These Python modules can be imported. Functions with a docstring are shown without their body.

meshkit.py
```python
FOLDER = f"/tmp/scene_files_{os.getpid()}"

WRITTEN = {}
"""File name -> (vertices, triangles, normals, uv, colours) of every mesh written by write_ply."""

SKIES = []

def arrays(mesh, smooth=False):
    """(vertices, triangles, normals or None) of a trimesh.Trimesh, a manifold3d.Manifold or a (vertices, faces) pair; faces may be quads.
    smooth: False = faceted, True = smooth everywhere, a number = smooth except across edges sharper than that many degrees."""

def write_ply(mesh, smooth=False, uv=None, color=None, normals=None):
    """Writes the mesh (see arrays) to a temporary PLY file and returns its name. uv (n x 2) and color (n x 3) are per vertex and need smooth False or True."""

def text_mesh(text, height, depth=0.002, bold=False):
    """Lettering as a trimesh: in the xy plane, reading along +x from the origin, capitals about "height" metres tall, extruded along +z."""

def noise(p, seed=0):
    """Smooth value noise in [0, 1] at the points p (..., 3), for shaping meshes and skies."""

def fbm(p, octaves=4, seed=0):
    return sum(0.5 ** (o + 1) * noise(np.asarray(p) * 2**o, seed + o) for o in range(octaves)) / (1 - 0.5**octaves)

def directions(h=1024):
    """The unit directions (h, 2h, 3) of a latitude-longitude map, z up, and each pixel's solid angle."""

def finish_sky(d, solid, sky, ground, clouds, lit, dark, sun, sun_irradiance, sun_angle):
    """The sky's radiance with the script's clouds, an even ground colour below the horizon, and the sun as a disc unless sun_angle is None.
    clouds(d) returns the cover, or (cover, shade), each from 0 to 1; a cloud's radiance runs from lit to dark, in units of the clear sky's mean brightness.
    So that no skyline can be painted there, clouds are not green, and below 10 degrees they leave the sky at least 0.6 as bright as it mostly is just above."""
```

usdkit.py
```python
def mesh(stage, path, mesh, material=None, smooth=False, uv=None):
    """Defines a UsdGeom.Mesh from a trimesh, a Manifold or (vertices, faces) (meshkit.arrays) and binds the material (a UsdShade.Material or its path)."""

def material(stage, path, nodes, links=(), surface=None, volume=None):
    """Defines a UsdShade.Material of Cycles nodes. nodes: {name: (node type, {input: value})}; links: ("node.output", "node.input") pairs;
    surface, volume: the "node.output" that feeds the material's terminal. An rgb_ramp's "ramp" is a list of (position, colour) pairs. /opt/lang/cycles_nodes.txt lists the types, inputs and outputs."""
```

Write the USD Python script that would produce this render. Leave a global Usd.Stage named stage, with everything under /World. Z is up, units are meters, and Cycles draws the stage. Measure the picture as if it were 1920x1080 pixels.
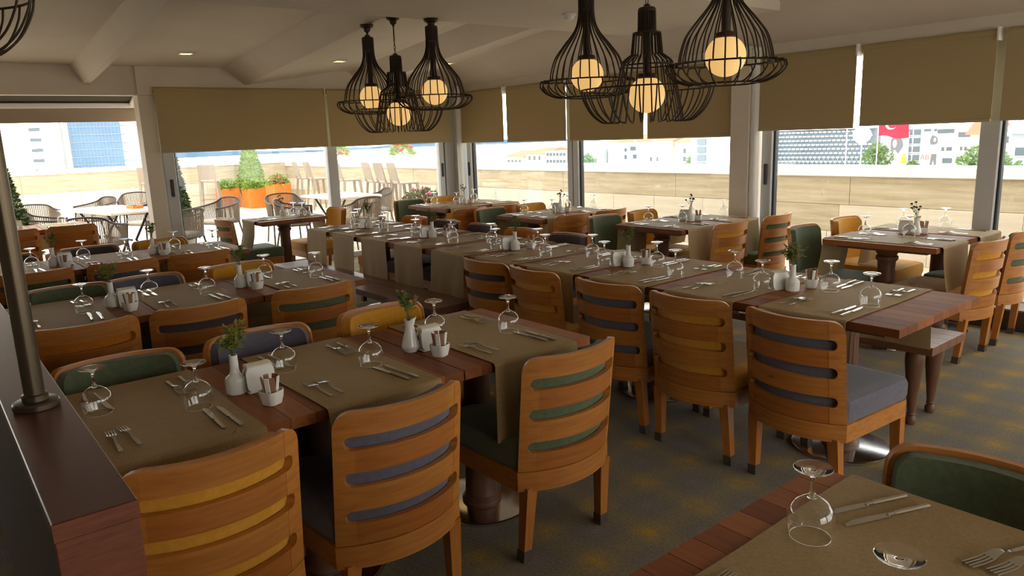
import math, random
import numpy as np
import trimesh
import manifold3d as m3
from manifold3d import Manifold, CrossSection
from pxr import Usd, UsdGeom, UsdLux, UsdShade, Gf, Sdf
import usdkit, meshkit

stage = Usd.Stage.CreateInMemory()
UsdGeom.SetStageUpAxis(stage, "Z")
UsdGeom.SetStageMetersPerUnit(stage, 1.0)
world = UsdGeom.Xform.Define(stage, "/World")
stage.SetDefaultPrim(world.GetPrim())
PI = math.pi

# ------------------------------------------------------------------ camera, sky, sun, exposure
EXPOSURE = 2.12
YAW, PITCH, ROLL, FPX, EYE = -0.891993172, -0.202913161, -0.0367798069, 1382.17, 1.55
_f = np.array([math.cos(PITCH) * math.sin(YAW), math.cos(PITCH) * math.cos(YAW), math.sin(PITCH)])
_r = np.array([math.cos(YAW), -math.sin(YAW), 0.0])
_u = np.cross(_r, _f)
_r2 = _r * math.cos(ROLL) + _u * math.sin(ROLL)
_u2 = -_r * math.sin(ROLL) + _u * math.cos(ROLL)
cam = UsdGeom.Camera.Define(stage, "/World/camera")
cam.CreateHorizontalApertureAttr(36.0)
cam.CreateFocalLengthAttr(FPX / 1920.0 * 36.0)
cam.CreateClippingRangeAttr(Gf.Vec2f(0.05, 20000.0))
cam.CreateExposureAttr(EXPOSURE)
mt = Gf.Matrix4d(*[float(x) for x in (*_r2, 0, *_u2, 0, *(-_f), 0, 0, 0, EYE, 1)])
cam.AddTransformOp().Set(mt)

SKY_STRENGTH = 0.16
SUN_INTENSITY = 5.5
SUN_DIR = np.array([0.40, -0.62, 1.0])          # towards the sun
SUN_DIR = SUN_DIR / np.linalg.norm(SUN_DIR)
dome = UsdLux.DomeLight.Define(stage, "/World/sky")
dome.CreateIntensityAttr(1.0)
sky_mat = usdkit.material(stage, "/World/Looks/sky", {
    "co": ("texture_coordinate", {}),
    "sky": ("sky_texture", {"sky_type": "hosek_wilkie", "sun_disc": False, "turbidity": 3.5, "ground_albedo": 0.4,
                            "sun_direction": tuple(SUN_DIR)}),
    "cl": ("noise_texture", {"scale": 2.2, "detail": 5.0}),
    "rp": ("rgb_ramp", {"ramp": [(0.35, (0.25, 0.25, 0.25)), (0.65, (0.85, 0.85, 0.85))]}),
    "mx": ("mix_color", {"b": (9.4, 9.0, 8.3)}),
    "bg": ("background_shader", {"strength": SKY_STRENGTH}),
}, [("co.generated", "sky.vector"), ("co.generated", "cl.vector"), ("cl.fac", "rp.fac"), ("rp.color", "mx.fac"),
    ("sky.color", "mx.a"), ("mx.result", "bg.color")], surface="bg.background")
UsdShade.MaterialBindingAPI.Apply(dome.GetPrim()).Bind(sky_mat)
sun = UsdLux.DistantLight.Define(stage, "/World/sun")
sun.CreateAngleAttr(0.6)
sun.CreateIntensityAttr(SUN_INTENSITY)
sun.CreateColorAttr(Gf.Vec3f(1.0, 0.94, 0.84))
_z = Gf.Vec3d(*SUN_DIR)
_rot = Gf.Rotation(Gf.Vec3d(0, 0, 1), _z)
sun.AddTransformOp().Set(Gf.Matrix4d(_rot, Gf.Vec3d(0, 0, 30)))

# ------------------------------------------------------------------ scene-graph helpers
_count = {}


def numbered(parent, name):
    k = (str(parent), name)
    n = _count.get(k, 0)
    _count[k] = n + 1
    return f"{parent}/{name}" if n == 0 else f"{parent}/{name}_{n:03d}"


def data(prim, label=None, cat=None, group=None, kind=None):
    for k, v in (("label", label), ("category", cat), ("group", group), ("kind", kind)):
        if v:
            prim.SetCustomDataByKey(k, v)
    return prim


def cat_mesh(*ms):
    out = []
    for m in ms:
        v, f, _ = meshkit.arrays(m)
        out.append(trimesh.Trimesh(v, f, process=False))
    return trimesh.util.concatenate(out) if len(out) > 1 else out[0]


def put(parent, name, mesh, material, smooth=30, label=None, kind=None):
    """One Mesh part under parent (a path or prim); returns its path."""
    p = parent if isinstance(parent, str) else str(parent.GetPath())
    path = numbered(p, name)
    m = usdkit.mesh(stage, path, mesh, material, smooth=smooth)
    if label:
        m.GetPrim().SetCustomDataByKey("label", label)
    if kind:
        m.GetPrim().SetCustomDataByKey("kind", kind)
    return path


def xf(prim, loc, rz=0.0, s=None):
    x = UsdGeom.Xformable(prim)
    x.AddTranslateOp().Set(Gf.Vec3d(*[float(v) for v in loc]))
    x.AddRotateZOp().Set(float(rz))
    if s:
        x.AddScaleOp().Set(Gf.Vec3f(s, s, s) if np.ndim(s) == 0 else Gf.Vec3f(*s))


def thing(name, label, cat, loc=(0, 0, 0), rz=0.0, group=None, kind=None):
    x = UsdGeom.Xform.Define(stage, numbered("/World", name))
    xf(x, loc, rz)
    data(x.GetPrim(), label, cat, group, kind)
    return x.GetPrim()


def single(name, mesh, material, label, cat, smooth=30, group=None, kind=None):
    path = put("/World", name, mesh, material, smooth)
    return data(stage.GetPrimAtPath(path), label, cat, group, kind)


def struct(name, mesh, material, smooth=False, label=None, cat=None):
    path = put("/World", name, mesh, material, smooth)
    return data(stage.GetPrimAtPath(path), label, cat, None, "structure")


def source(name):
    """An abstract class prim that holds the parts of a repeated thing."""
    return stage.CreateClassPrim("/World/" + name)


def copy(src, name, label, cat, loc, rz=0.0, group=None, s=None):
    x = UsdGeom.Xform.Define(stage, numbered("/World", name))
    xf(x, loc, rz, s)
    p = x.GetPrim()
    p.GetReferences().AddInternalReference(src.GetPath())
    p.SetInstanceable(True)
    return data(p, label, cat, group)


# ------------------------------------------------------------------ shape helpers
def box(x0, x1, y0, y1, z0, z1):
    m = trimesh.creation.box([x1 - x0, y1 - y0, z1 - z0])
    m.apply_translation([(x0 + x1) / 2, (y0 + y1) / 2, (z0 + z1) / 2])
    return m


def rbox(x0, x1, y0, y1, z0, z1, c=0.004):
    """Box with chamfered edges (44 triangles)."""
    x0, x1 = min(x0, x1), max(x0, x1)
    pts = []
    for X, sx in ((x0, 1), (x1, -1)):
        for Y, sy in ((y0, 1), (y1, -1)):
            for Z, sz in ((z0, 1), (z1, -1)):
                pts += [(X, Y + sy * c, Z + sz * c), (X + sx * c, Y, Z + sz * c), (X + sx * c, Y + sy * c, Z)]
    return Manifold.hull_points(np.array(pts, float))


def rect_cs(w, h, r=0.0, n=5, cx=0.0, cy=0.0):
    """Rounded rectangle polygon, w x h, centred."""
    if r <= 0:
        p = [(-w / 2, -h / 2), (w / 2, -h / 2), (w / 2, h / 2), (-w / 2, h / 2)]
    else:
        p = []
        for ax, ay, a0 in ((w / 2 - r, -h / 2 + r, -90), (w / 2 - r, h / 2 - r, 0), (-w / 2 + r, h / 2 - r, 90), (-w / 2 + r, -h / 2 + r, 180)):
            for k in range(n + 1):
                a = math.radians(a0 + 90 * k / n)
                p.append((ax + r * math.cos(a), ay + r * math.sin(a)))
    return CrossSection([np.array(p) + [cx, cy]])


def lathe(profile, n=24):
    """Revolve (r, z) points about z; open ends at r = 0 are closed by degenerate fans."""
    p = np.array(profile, float)
    ang = np.arange(n) * 2 * PI / n
    v = np.stack([p[:, None, 0] * np.cos(ang), p[:, None, 0] * np.sin(ang), np.broadcast_to(p[:, None, 1], (len(p), n))], -1).reshape(-1, 3)
    f = []
    for i in range(len(p) - 1):
        for j in range(n):
            a, b, c, d = i * n + j, i * n + (j + 1) % n, (i + 1) * n + (j + 1) % n, (i + 1) * n + j
            if p[i, 0] > 1e-9:
                f.append((a, b, c) if p[i + 1, 0] > 1e-9 else (a, b, d))
            if p[i + 1, 0] > 1e-9 and p[i, 0] > 1e-9:
                f.append((a, c, d))
            elif p[i, 0] <= 1e-9 and p[i + 1, 0] > 1e-9:
                f.append((a, c, d))
    return trimesh.Trimesh(v, np.array(f), process=False)


def tube(points, r, sides=6, closed=False):
    p = np.asarray(points, float)
    if closed:
        t = np.roll(p, -1, 0) - np.roll(p, 1, 0)
    else:
        t = np.gradient(p, axis=0)
    t /= np.linalg.norm(t, axis=1, keepdims=True) + 1e-12
    up = np.array([0, 0, 1.0]) if np.abs(t[:, 2]).max() < 0.98 else np.array([0.31, 0.95, 0.05])
    a = np.cross(t, up)
    a /= np.linalg.norm(a, axis=1, keepdims=True) + 1e-12
    b = np.cross(t, a)
    ang = np.arange(sides) * 2 * PI / sides
    rr = np.broadcast_to(r, (len(p),))[:, None, None]
    v = (p[:, None] + rr * (np.cos(ang)[None, :, None] * a[:, None] + np.sin(ang)[None, :, None] * b[:, None])).reshape(-1, 3)
    f, n = [], len(p)
    for i in range(n if closed else n - 1):
        for j in range(sides):
            q = (i + 1) % n
            f += [(i * sides + j, q * sides + j, q * sides + (j + 1) % sides), (i * sides + j, q * sides + (j + 1) % sides, i * sides + (j + 1) % sides)]
    if not closed:
        for j in range(1, sides - 1):
            f += [(0, j, j + 1), ((n - 1) * sides, (n - 1) * sides + j + 1, (n - 1) * sides + j)]
    return trimesh.Trimesh(v, np.array(f), process=False)


def bar(p0, p1, w0, w1=None, d0=None, d1=None):
    """Tapered square bar from p0 to p1 (hull of two squares parallel to the ground)."""
    w1 = w0 if w1 is None else w1
    d0 = w0 if d0 is None else d0
    d1 = w1 if d1 is None else d1
    pts = [(p0[0] + sx * w0 / 2, p0[1] + sy * d0 / 2, p0[2]) for sx in (-1, 1) for sy in (-1, 1)]
    pts += [(p1[0] + sx * w1 / 2, p1[1] + sy * d1 / 2, p1[2]) for sx in (-1, 1) for sy in (-1, 1)]
    return Manifold.hull_points(np.array(pts, float))


def moved(mesh, loc=(0, 0, 0), rz=0.0, rx=0.0, ry=0.0, s=1.0):
    v, f, _ = meshkit.arrays(mesh)
    t = trimesh.transformations.euler_matrix(math.radians(rx), math.radians(ry), math.radians(rz))
    return trimesh.Trimesh((v * s) @ t[:3, :3].T + np.array(loc, float), f, process=False)


def ring(r, z, wire, n=40):
    a = np.arange(n) * 2 * PI / n
    return tube(np.stack([r * np.cos(a), r * np.sin(a), np.full(n, z)], 1), wire, 6, closed=True)


# ------------------------------------------------------------------ materials
def srgb(r, g, b):
    c = np.array([r, g, b], float) / 255.0
    return tuple(float(x) for x in np.where(c <= 0.04045, c / 12.92, ((c + 0.055) / 1.055) ** 2.4))


def mat(name, color, rough=0.5, metal=0.0, spec=0.5, coat=0.0, **kw):
    return usdkit.material(stage, f"/World/Looks/{name}", {"p": ("principled_bsdf", dict(base_color=color, roughness=rough, metallic=metal, specular_ior_level=spec, coat_weight=coat, **kw))}, [], surface="p.BSDF")


def noisy(name, c1, c2, scale=6.0, stretch=(1, 1, 1), rough=0.5, spec=0.5, coat=0.0, bump=0.0, coords="object", detail=4.0, sheen=0.0, lo=0.3, hi=0.7, coat_rough=0.1):
    """Two-tone noise; stretch shrinks the pattern along an axis (wood grain, weave)."""
    src = ("geometry", {}) if coords == "world" else ("texture_coordinate", {})
    out = "src.position" if coords == "world" else "src.object"
    nodes = {"src": src, "map": ("mapping", {"scale": tuple(float(x) for x in stretch)}),
             "n": ("noise_texture", {"scale": float(scale), "detail": detail, "roughness": 0.6}),
             "r": ("rgb_ramp", {"ramp": [(lo, c1), (hi, c2)]}),
             "p": ("principled_bsdf", {"roughness": rough, "specular_ior_level": spec, "coat_weight": coat, "coat_roughness": coat_rough, "sheen_weight": sheen})}
    links = [(out, "map.vector"), ("map.vector", "n.vector"), ("n.fac", "r.fac"), ("r.color", "p.base_color")]
    if bump:
        nodes["b"] = ("bump", {"strength": bump, "distance": 0.004})
        links += [("n.fac", "b.height"), ("b.normal", "p.normal")]
    return usdkit.material(stage, f"/World/Looks/{name}", nodes, links, surface="p.BSDF")


M = {}
M["wall"] = noisy("wall_paint", srgb(214, 205, 190), srgb(222, 213, 198), 3, rough=0.8, spec=0.2, coords="world")
M["ceil"] = noisy("ceiling_paint", srgb(214, 204, 190), srgb(220, 211, 198), 2, rough=0.85, spec=0.15, coords="world")
M["alu"] = mat("window_aluminium", srgb(190, 192, 192), 0.45, 0.0)
M["alu_dark"] = mat("window_gasket", srgb(40, 46, 50), 0.5)
M["white_paint"] = mat("white_paint", srgb(225, 224, 220), 0.5)
M["blind"] = usdkit.material(stage, "/World/Looks/blind_fabric", {
    "src": ("geometry", {}), "n": ("noise_texture", {"scale": 220.0, "detail": 2.0}),
    "r": ("rgb_ramp", {"ramp": [(0.3, srgb(176, 158, 118)), (0.7, srgb(188, 170, 130))]}),
    "d": ("diffuse_bsdf", {}), "t": ("translucent_bsdf", {"color": srgb(150, 122, 78)}), "m": ("mix_closure", {"fac": 0.13})},
    [("src.position", "n.vector"), ("n.fac", "r.fac"), ("r.color", "d.color"), ("d.BSDF", "m.closure1"), ("t.BSDF", "m.closure2")], surface="m.closure")
M["blind_rail"] = mat("blind_rail", srgb(170, 155, 125), 0.5)
M["pane"] = usdkit.material(stage, "/World/Looks/window_glass", {
    "t": ("transparent_bsdf", {"color": (0.96, 0.98, 0.98)}), "g": ("glossy_bsdf", {"color": (1, 1, 1), "roughness": 0.0}),
    "f": ("layer_weight", {"blend": 0.5}), "k5": ("math", {"math_type": "power", "value2": 4.0}), "k": ("math", {"math_type": "multiply_add", "value2": 0.9, "value3": 0.035, "use_clamp": True}), "m": ("mix_closure", {})},
    [("f.facing", "k5.value1"), ("k5.value", "k.value1"), ("k.value", "m.fac"), ("t.BSDF", "m.closure1"), ("g.BSDF", "m.closure2")], surface="m.closure")
M["bowl_glass"] = usdkit.material(stage, "/World/Looks/thin_glass", {
    "t": ("transparent_bsdf", {"color": (0.97, 0.98, 0.98)}), "g": ("glossy_bsdf", {"color": (1, 1, 1), "roughness": 0.0}),
    "f": ("layer_weight", {"blend": 0.5}), "k5": ("math", {"math_type": "power", "value2": 3.5}), "k": ("math", {"math_type": "multiply_add", "value2": 0.85, "value3": 0.09, "use_clamp": True}), "m": ("mix_closure", {})},
    [("f.facing", "k5.value1"), ("k5.value", "k.value1"), ("k.value", "m.fac"), ("t.BSDF", "m.closure1"), ("g.BSDF", "m.closure2")], surface="m.closure")
M["glass"] = mat("clear_glass", (1, 1, 1), 0.0, transmission_weight=1.0, ior=1.5)
# carpet: blue-grey ground, plaid of warm bands with yellow stars where they cross
M["carpet"] = usdkit.material(stage, "/World/Looks/carpet", {
    "g": ("geometry", {}), "n1": ("noise_texture", {"scale": 3.0, "detail": 3.0}),
    "wx": ("wave_texture", {"scale": 1.0, "bands_direction": "x", "distortion": 0.0}),
    "mpx": ("mapping", {"scale": (1.0, 1.0, 1.0)}),
    "sx": ("separate_xyz", {}),
    "ax": ("math", {"math_type": "multiply_add", "value2": 1.0 / 0.295, "value3": 1.745 / 0.295}), "ay": ("math", {"math_type": "multiply_add", "value2": 1.0 / 0.306, "value3": -1.76 / 0.306}),
    "pxx": ("math", {"math_type": "pingpong", "value2": 0.5}), "pyy": ("math", {"math_type": "pingpong", "value2": 0.5}),
    "rx": ("map_range", {"from_min": 0.30, "from_max": 0.02, "to_min": 0.0, "to_max": 1.0, "clamp": True}),
    "ry": ("map_range", {"from_min": 0.30, "from_max": 0.02, "to_min": 0.0, "to_max": 1.0, "clamp": True}),
    "qx": ("map_range", {"from_min": 0.30, "from_max": 0.48, "to_min": 0.0, "to_max": 1.0, "clamp": True}),
    "qy": ("map_range", {"from_min": 0.30, "from_max": 0.48, "to_min": 0.0, "to_max": 1.0, "clamp": True}),
    "star": ("math", {"math_type": "multiply"}), "band": ("math", {"math_type": "add", "use_clamp": True}),
    "band2": ("math", {"math_type": "multiply", "value2": 0.45}), "lav": ("math", {"math_type": "multiply"}),
    "lav2": ("math", {"math_type": "multiply", "value2": 0.5}),
    "fine": ("noise_texture", {"scale": 90.0, "detail": 3.0}), "blot": ("noise_texture", {"scale": 14.0, "detail": 3.0}),
    "blr": ("map_range", {"from_min": 0.35, "from_max": 0.62, "to_min": 0.15, "to_max": 1.0, "clamp": True}),
    "st2": ("math", {"math_type": "multiply"}),
    "c1": ("mix_color", {"a": srgb(114, 107, 94), "b": srgb(140, 122, 72)}),
    "c2": ("mix_color", {"b": srgb(172, 138, 38)}), "c3": ("mix_color", {"b": srgb(122, 114, 118)}),
    "c4": ("mix_color", {"blend_type": "multiply", "fac": 0.6}),
    "fr": ("rgb_ramp", {"ramp": [(0.3, (0.55, 0.55, 0.55)), (0.7, (1.2, 1.2, 1.2))]}),
    "bm": ("bump", {"strength": 0.5, "distance": 0.003}),
    "p": ("principled_bsdf", {"roughness": 0.95, "specular_ior_level": 0.1, "sheen_weight": 0.1})},
    [("g.position", "sx.vector"), ("g.position", "fine.vector"), ("g.position", "blot.vector"), ("sx.x", "ax.value1"), ("sx.y", "ay.value1"),
     ("ax.value", "pxx.value1"), ("ay.value", "pyy.value1"), ("pxx.value", "rx.value"), ("pyy.value", "ry.value"), ("pxx.value", "qx.value"), ("pyy.value", "qy.value"),
     ("rx.result", "star.value1"), ("ry.result", "star.value2"), ("rx.result", "band.value1"), ("ry.result", "band.value2"), ("band.value", "band2.value1"),
     ("qx.result", "lav.value1"), ("qy.result", "lav.value2"), ("lav.value", "lav2.value1"), ("blot.fac", "blr.value"), ("star.value", "st2.value1"), ("blr.result", "st2.value2"),
     ("band2.value", "c1.fac"), ("c1.result", "c2.a"), ("st2.value", "c2.fac"), ("c2.result", "c3.a"), ("lav2.value", "c3.fac"),
     ("c3.result", "c4.a"), ("fine.fac", "fr.fac"), ("fr.color", "c4.b"), ("fine.fac", "bm.height"), ("bm.normal", "p.normal"), ("c4.result", "p.base_color")], surface="p.BSDF")
# chair wood, warm honey to brown
M["chair_wood"] = noisy("chair_wood", srgb(158, 98, 38), srgb(186, 122, 54), 3.0, (1.2, 6, 22), rough=0.42, coat=0.15, coat_rough=0.25)
M["chair_wood_b"] = noisy("chair_wood_dark", srgb(148, 86, 32), srgb(174, 108, 44), 3.0, (1.2, 6, 22), rough=0.42, coat=0.15, coat_rough=0.25)
M["chair_leg"] = noisy("chair_leg_wood", srgb(152, 92, 36), srgb(178, 112, 48), 3.0, (14, 14, 1.5), rough=0.42, coat=0.1)
M["foot"] = mat("chair_foot_cap", srgb(70, 62, 52), 0.6)
FAB = {"yellow": (srgb(192, 134, 38), srgb(206, 148, 48)), "green": (srgb(82, 92, 68), srgb(94, 104, 78)), "blue": (srgb(90, 88, 100), srgb(102, 99, 110)),
       "purple": (srgb(74, 62, 68), srgb(84, 72, 76)), "orange": (srgb(184, 108, 28), srgb(196, 120, 36))}
for k, (a, b) in FAB.items():
    M["fab_" + k] = noisy("fabric_" + k, a, b, 60, rough=0.9, spec=0.15, sheen=0.25, bump=0.15)
M["piping"] = mat("fabric_piping", srgb(150, 140, 116), 0.7)
# table top staves: four tones of reddish brown
for i, (a, b) in enumerate([((118, 66, 34), (136, 78, 42)), ((132, 76, 38), (150, 90, 48)), ((108, 60, 32), (124, 70, 38)), ((142, 84, 42), (158, 98, 52))]):
    M[f"stave{i}"] = noisy(f"table_stave_{i}", srgb(*a), srgb(*b), 4.0, (1.2, 16, 16), rough=0.5, spec=0.22, coords="world")
M["table_dark"] = noisy("table_base_wood", srgb(86, 56, 38), srgb(104, 70, 48), 3, (10, 10, 1.5), rough=0.45)
M["bench_wood"] = noisy("bench_wood", srgb(96, 62, 42), srgb(116, 76, 52), 3, (1.5, 12, 12), rough=0.42, coords="world", coat=0.1)
M["chrome"] = mat("polished_steel", srgb(215, 218, 222), 0.12, 1.0)
M["steel"] = mat("cutlery_steel", srgb(205, 203, 198), 0.16, 1.0)
M["runner"] = usdkit.material(stage, "/World/Looks/runner_cloth", {
    "g": ("geometry", {}), "mp": ("mapping", {"scale": (1, 1, 1)}), "n": ("noise_texture", {"scale": 160.0, "detail": 3.0}),
    "w": ("noise_texture", {"scale": 5.0, "detail": 3.0, "distortion": 1.0}),
    "r": ("rgb_ramp", {"ramp": [(0.3, srgb(151, 126, 88)), (0.7, srgb(165, 140, 100))]}),
    "ad": ("math", {"math_type": "multiply_add", "value2": 0.15}), "b": ("bump", {"strength": 0.35, "distance": 0.012}),
    "p": ("principled_bsdf", {"roughness": 0.6, "specular_ior_level": 0.22})},
    [("g.position", "n.vector"), ("g.position", "w.vector"), ("n.fac", "r.fac"), ("r.color", "p.base_color"), ("n.fac", "ad.value1"), ("w.fac", "ad.value3"), ("ad.value", "b.height"), ("b.normal", "p.normal")], surface="p.BSDF")
M["porcelain"] = mat("white_porcelain", srgb(228, 228, 222), 0.22, coat=0.3)
M["napkin"] = mat("paper_napkin", srgb(214, 204, 184), 0.9, spec=0.1)
M["sachet_brown"] = mat("brown_sugar_sachet", srgb(156, 108, 78), 0.6)
M["sachet_white"] = mat("white_sugar_sachet", srgb(226, 226, 222), 0.6)
M["emblem"] = mat("printed_emblem", srgb(40, 42, 44), 0.5)
M["leaf"] = noisy("sprig_leaf", srgb(70, 96, 34), srgb(112, 136, 54), 40, rough=0.55)
M["leaf2"] = noisy("sprig_leaf_yellowish", srgb(108, 118, 40), srgb(146, 150, 62), 40, rough=0.55)
M["stem"] = mat("flower_stem", srgb(84, 92, 48), 0.6)
M["petal_pink"] = mat("pink_petal", srgb(196, 70, 110), 0.6)
M["petal_purple"] = mat("purple_petal", srgb(112, 62, 100), 0.6)
M["petal_dry"] = mat("dried_flower", srgb(62, 52, 34), 0.8)
M["iron"] = mat("bronzed_iron", srgb(56, 42, 30), 0.45, 0.35)
M["globe"] = usdkit.material(stage, "/World/Looks/lamp_globe", {
    "co": ("texture_coordinate", {}), "len": ("vector_math", {"vector2": (0.0, 0.0, 0.035), "vector1": (0, 0, 0), "vector_math_type": "distance"}),
    "p": ("principled_bsdf", {"base_color": srgb(235, 220, 180), "roughness": 0.35, "emission_color": srgb(255, 204, 128), "emission_strength": 0.62})},
    [], surface="p.BSDF") if False else mat("lamp_globe", srgb(235, 215, 170), 0.35, emission_color=srgb(255, 200, 120), emission_strength=0.16)
M["bulb"] = mat("downlight_glow", srgb(250, 220, 150), 0.5, emission_color=srgb(255, 200, 96), emission_strength=2.2)
M["brass"] = mat("rail_post_metal", srgb(96, 86, 72), 0.32, 0.9)
M["counter_top"] = noisy("rail_cap_veneer", srgb(70, 32, 24), srgb(84, 40, 30), 4, (1.0, 14, 14), rough=0.35, coords="world", coat=0.25, coat_rough=0.2)
M["counter_end"] = noisy("rail_end_veneer", srgb(92, 46, 26), srgb(122, 66, 40), 5, (30, 3, 30), rough=0.45, coords="world")
M["counter_side"] = noisy("rail_side_veneer", srgb(58, 42, 34), srgb(68, 50, 40), 4, (1.2, 14, 14), rough=0.5, coords="world")
M["plinth"] = noisy("plinth_wood", srgb(56, 38, 30), srgb(70, 48, 38), 4, (1.2, 14, 14), rough=0.4, coords="world")
M["travertine"] = noisy("travertine", srgb(168, 150, 122), srgb(198, 184, 158), 3.0, (0.5, 0.5, 7), rough=0.6, coords="world", detail=6)
M["travertine_b"] = noisy("travertine_pale", srgb(204, 191, 170), srgb(216, 206, 189), 3.0, (0.5, 0.5, 7), rough=0.6, coords="world", detail=6)
M["joint"] = mat("stone_joint", srgb(150, 132, 106), 0.9)
M["white_stone"] = mat("white_coping_stone", srgb(240, 238, 230), 0.7)
M["paving"] = noisy("terrace_paving", srgb(196, 186, 168), srgb(210, 200, 184), 4, rough=0.75, coords="world")
M["rattan"] = noisy("taupe_resin", srgb(140, 126, 114), srgb(156, 142, 128), 30, rough=0.6)
M["cord"] = noisy("outdoor_cord", srgb(104, 92, 80), srgb(124, 110, 98), 30, rough=0.8)
M["black_tube"] = mat("black_tube_frame", srgb(38, 34, 34), 0.5)
M["cushion"] = noisy("outdoor_cushion", srgb(150, 140, 128), srgb(166, 156, 144), 40, rough=0.9)
M["cream_top"] = mat("outdoor_table_top", srgb(236, 228, 210), 0.5)
M["terracotta"] = noisy("orange_wood_planter", srgb(196, 104, 30), srgb(222, 130, 46), 5, (14, 14, 2), rough=0.6)
M["grey_pot"] = mat("grey_planter", srgb(150, 146, 138), 0.7)
M["white_pot"] = mat("white_flower_pot", srgb(236, 236, 232), 0.5)
M["boxwood"] = noisy("boxwood_leaf", srgb(40, 58, 24), srgb(78, 96, 40), 18, rough=0.55)
M["bright_leaf"] = noisy("bright_leaf", srgb(96, 128, 42), srgb(142, 168, 66), 18, rough=0.55)
M["tree_leaf"] = noisy("tree_leaf", srgb(92, 122, 78), srgb(132, 158, 108), 2, rough=0.7)
M["bark"] = mat("tree_bark", srgb(96, 84, 70), 0.9)
M["petal_red"] = mat("red_petal", srgb(206, 44, 52), 0.6)

# ------------------------------------------------------------------ room shell
XL, YR = -9.22, 6.50          # left window wall, right window wall
XB, YB = 3.6, -5.2            # walls behind the camera


def z_ceil(x, y):
    z = np.minimum(2.46 + 0.09 * (x - XL), 3.10)
    return np.minimum(z, 2.27 + 0.50 * np.maximum(YR - y, 0))


struct("floor", box(XL - 0.05, XB, YB, YR, -0.06, 0.0), M["carpet"])
gx, gy = np.linspace(XL - 0.1, XB, 60), np.linspace(YB, YR + 0.1, 60)
GX, GY = np.meshgrid(gx, gy, indexing="ij")
top = np.stack([GX, GY, z_ceil(GX, np.minimum(GY, YR))], -1).reshape(-1, 3)
nq = len(gy)
fq = np.array([(i * nq + j, i * nq + j + 1, (i + 1) * nq + j + 1, (i + 1) * nq + j) for i in range(len(gx) - 1) for j in range(nq - 1)])
upper = top + [0, 0, 0.25]
rim = np.array(list(range(nq)) + [i * nq + nq - 1 for i in range(1, len(gx))] + [(len(gx) - 1) * nq + j for j in range(nq - 2, -1, -1)] + [i * nq for i in range(len(gx) - 2, 0, -1)])
fr = np.array([(rim[k], rim[(k + 1) % len(rim)], rim[(k + 1) % len(rim)] + len(top), rim[k] + len(top)) for k in range(len(rim))])
struct("ceiling", (np.vstack([top, upper]), np.vstack([fq, fq[:, ::-1] + len(top), fr])), M["ceil"], smooth=25)


def beam(yb, left, flat, right, x1=-3.7):
    """Pleat of the ceiling: steep shaded flank to the left, long flank to the right."""
    pts, n = [], 14
    xs = np.linspace(XL + 0.005, x1, n)
    for x in xs:
        zc = 2.47 + 0.09 * (x - XL)
        zb = zc - 0.20
        pts += [(x, yb - left, zc), (x, yb, zb), (x, yb + flat, zb), (x, yb + flat + right, zc), (x, yb, zc + 0.1)]
    f = []
    for i in range(n - 1):
        for j in range(5):
            a, b = i * 5 + j, i * 5 + (j + 1) % 5
            f += [(a, b, b + 5), (a, b + 5, a + 5)]
    for o in (0, (n - 1) * 5):
        f += [(o, o + 1, o + 4), (o + 1, o + 2, o + 4), (o + 2, o + 3, o + 4)]
    return np.array(pts), np.array(f)


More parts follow.
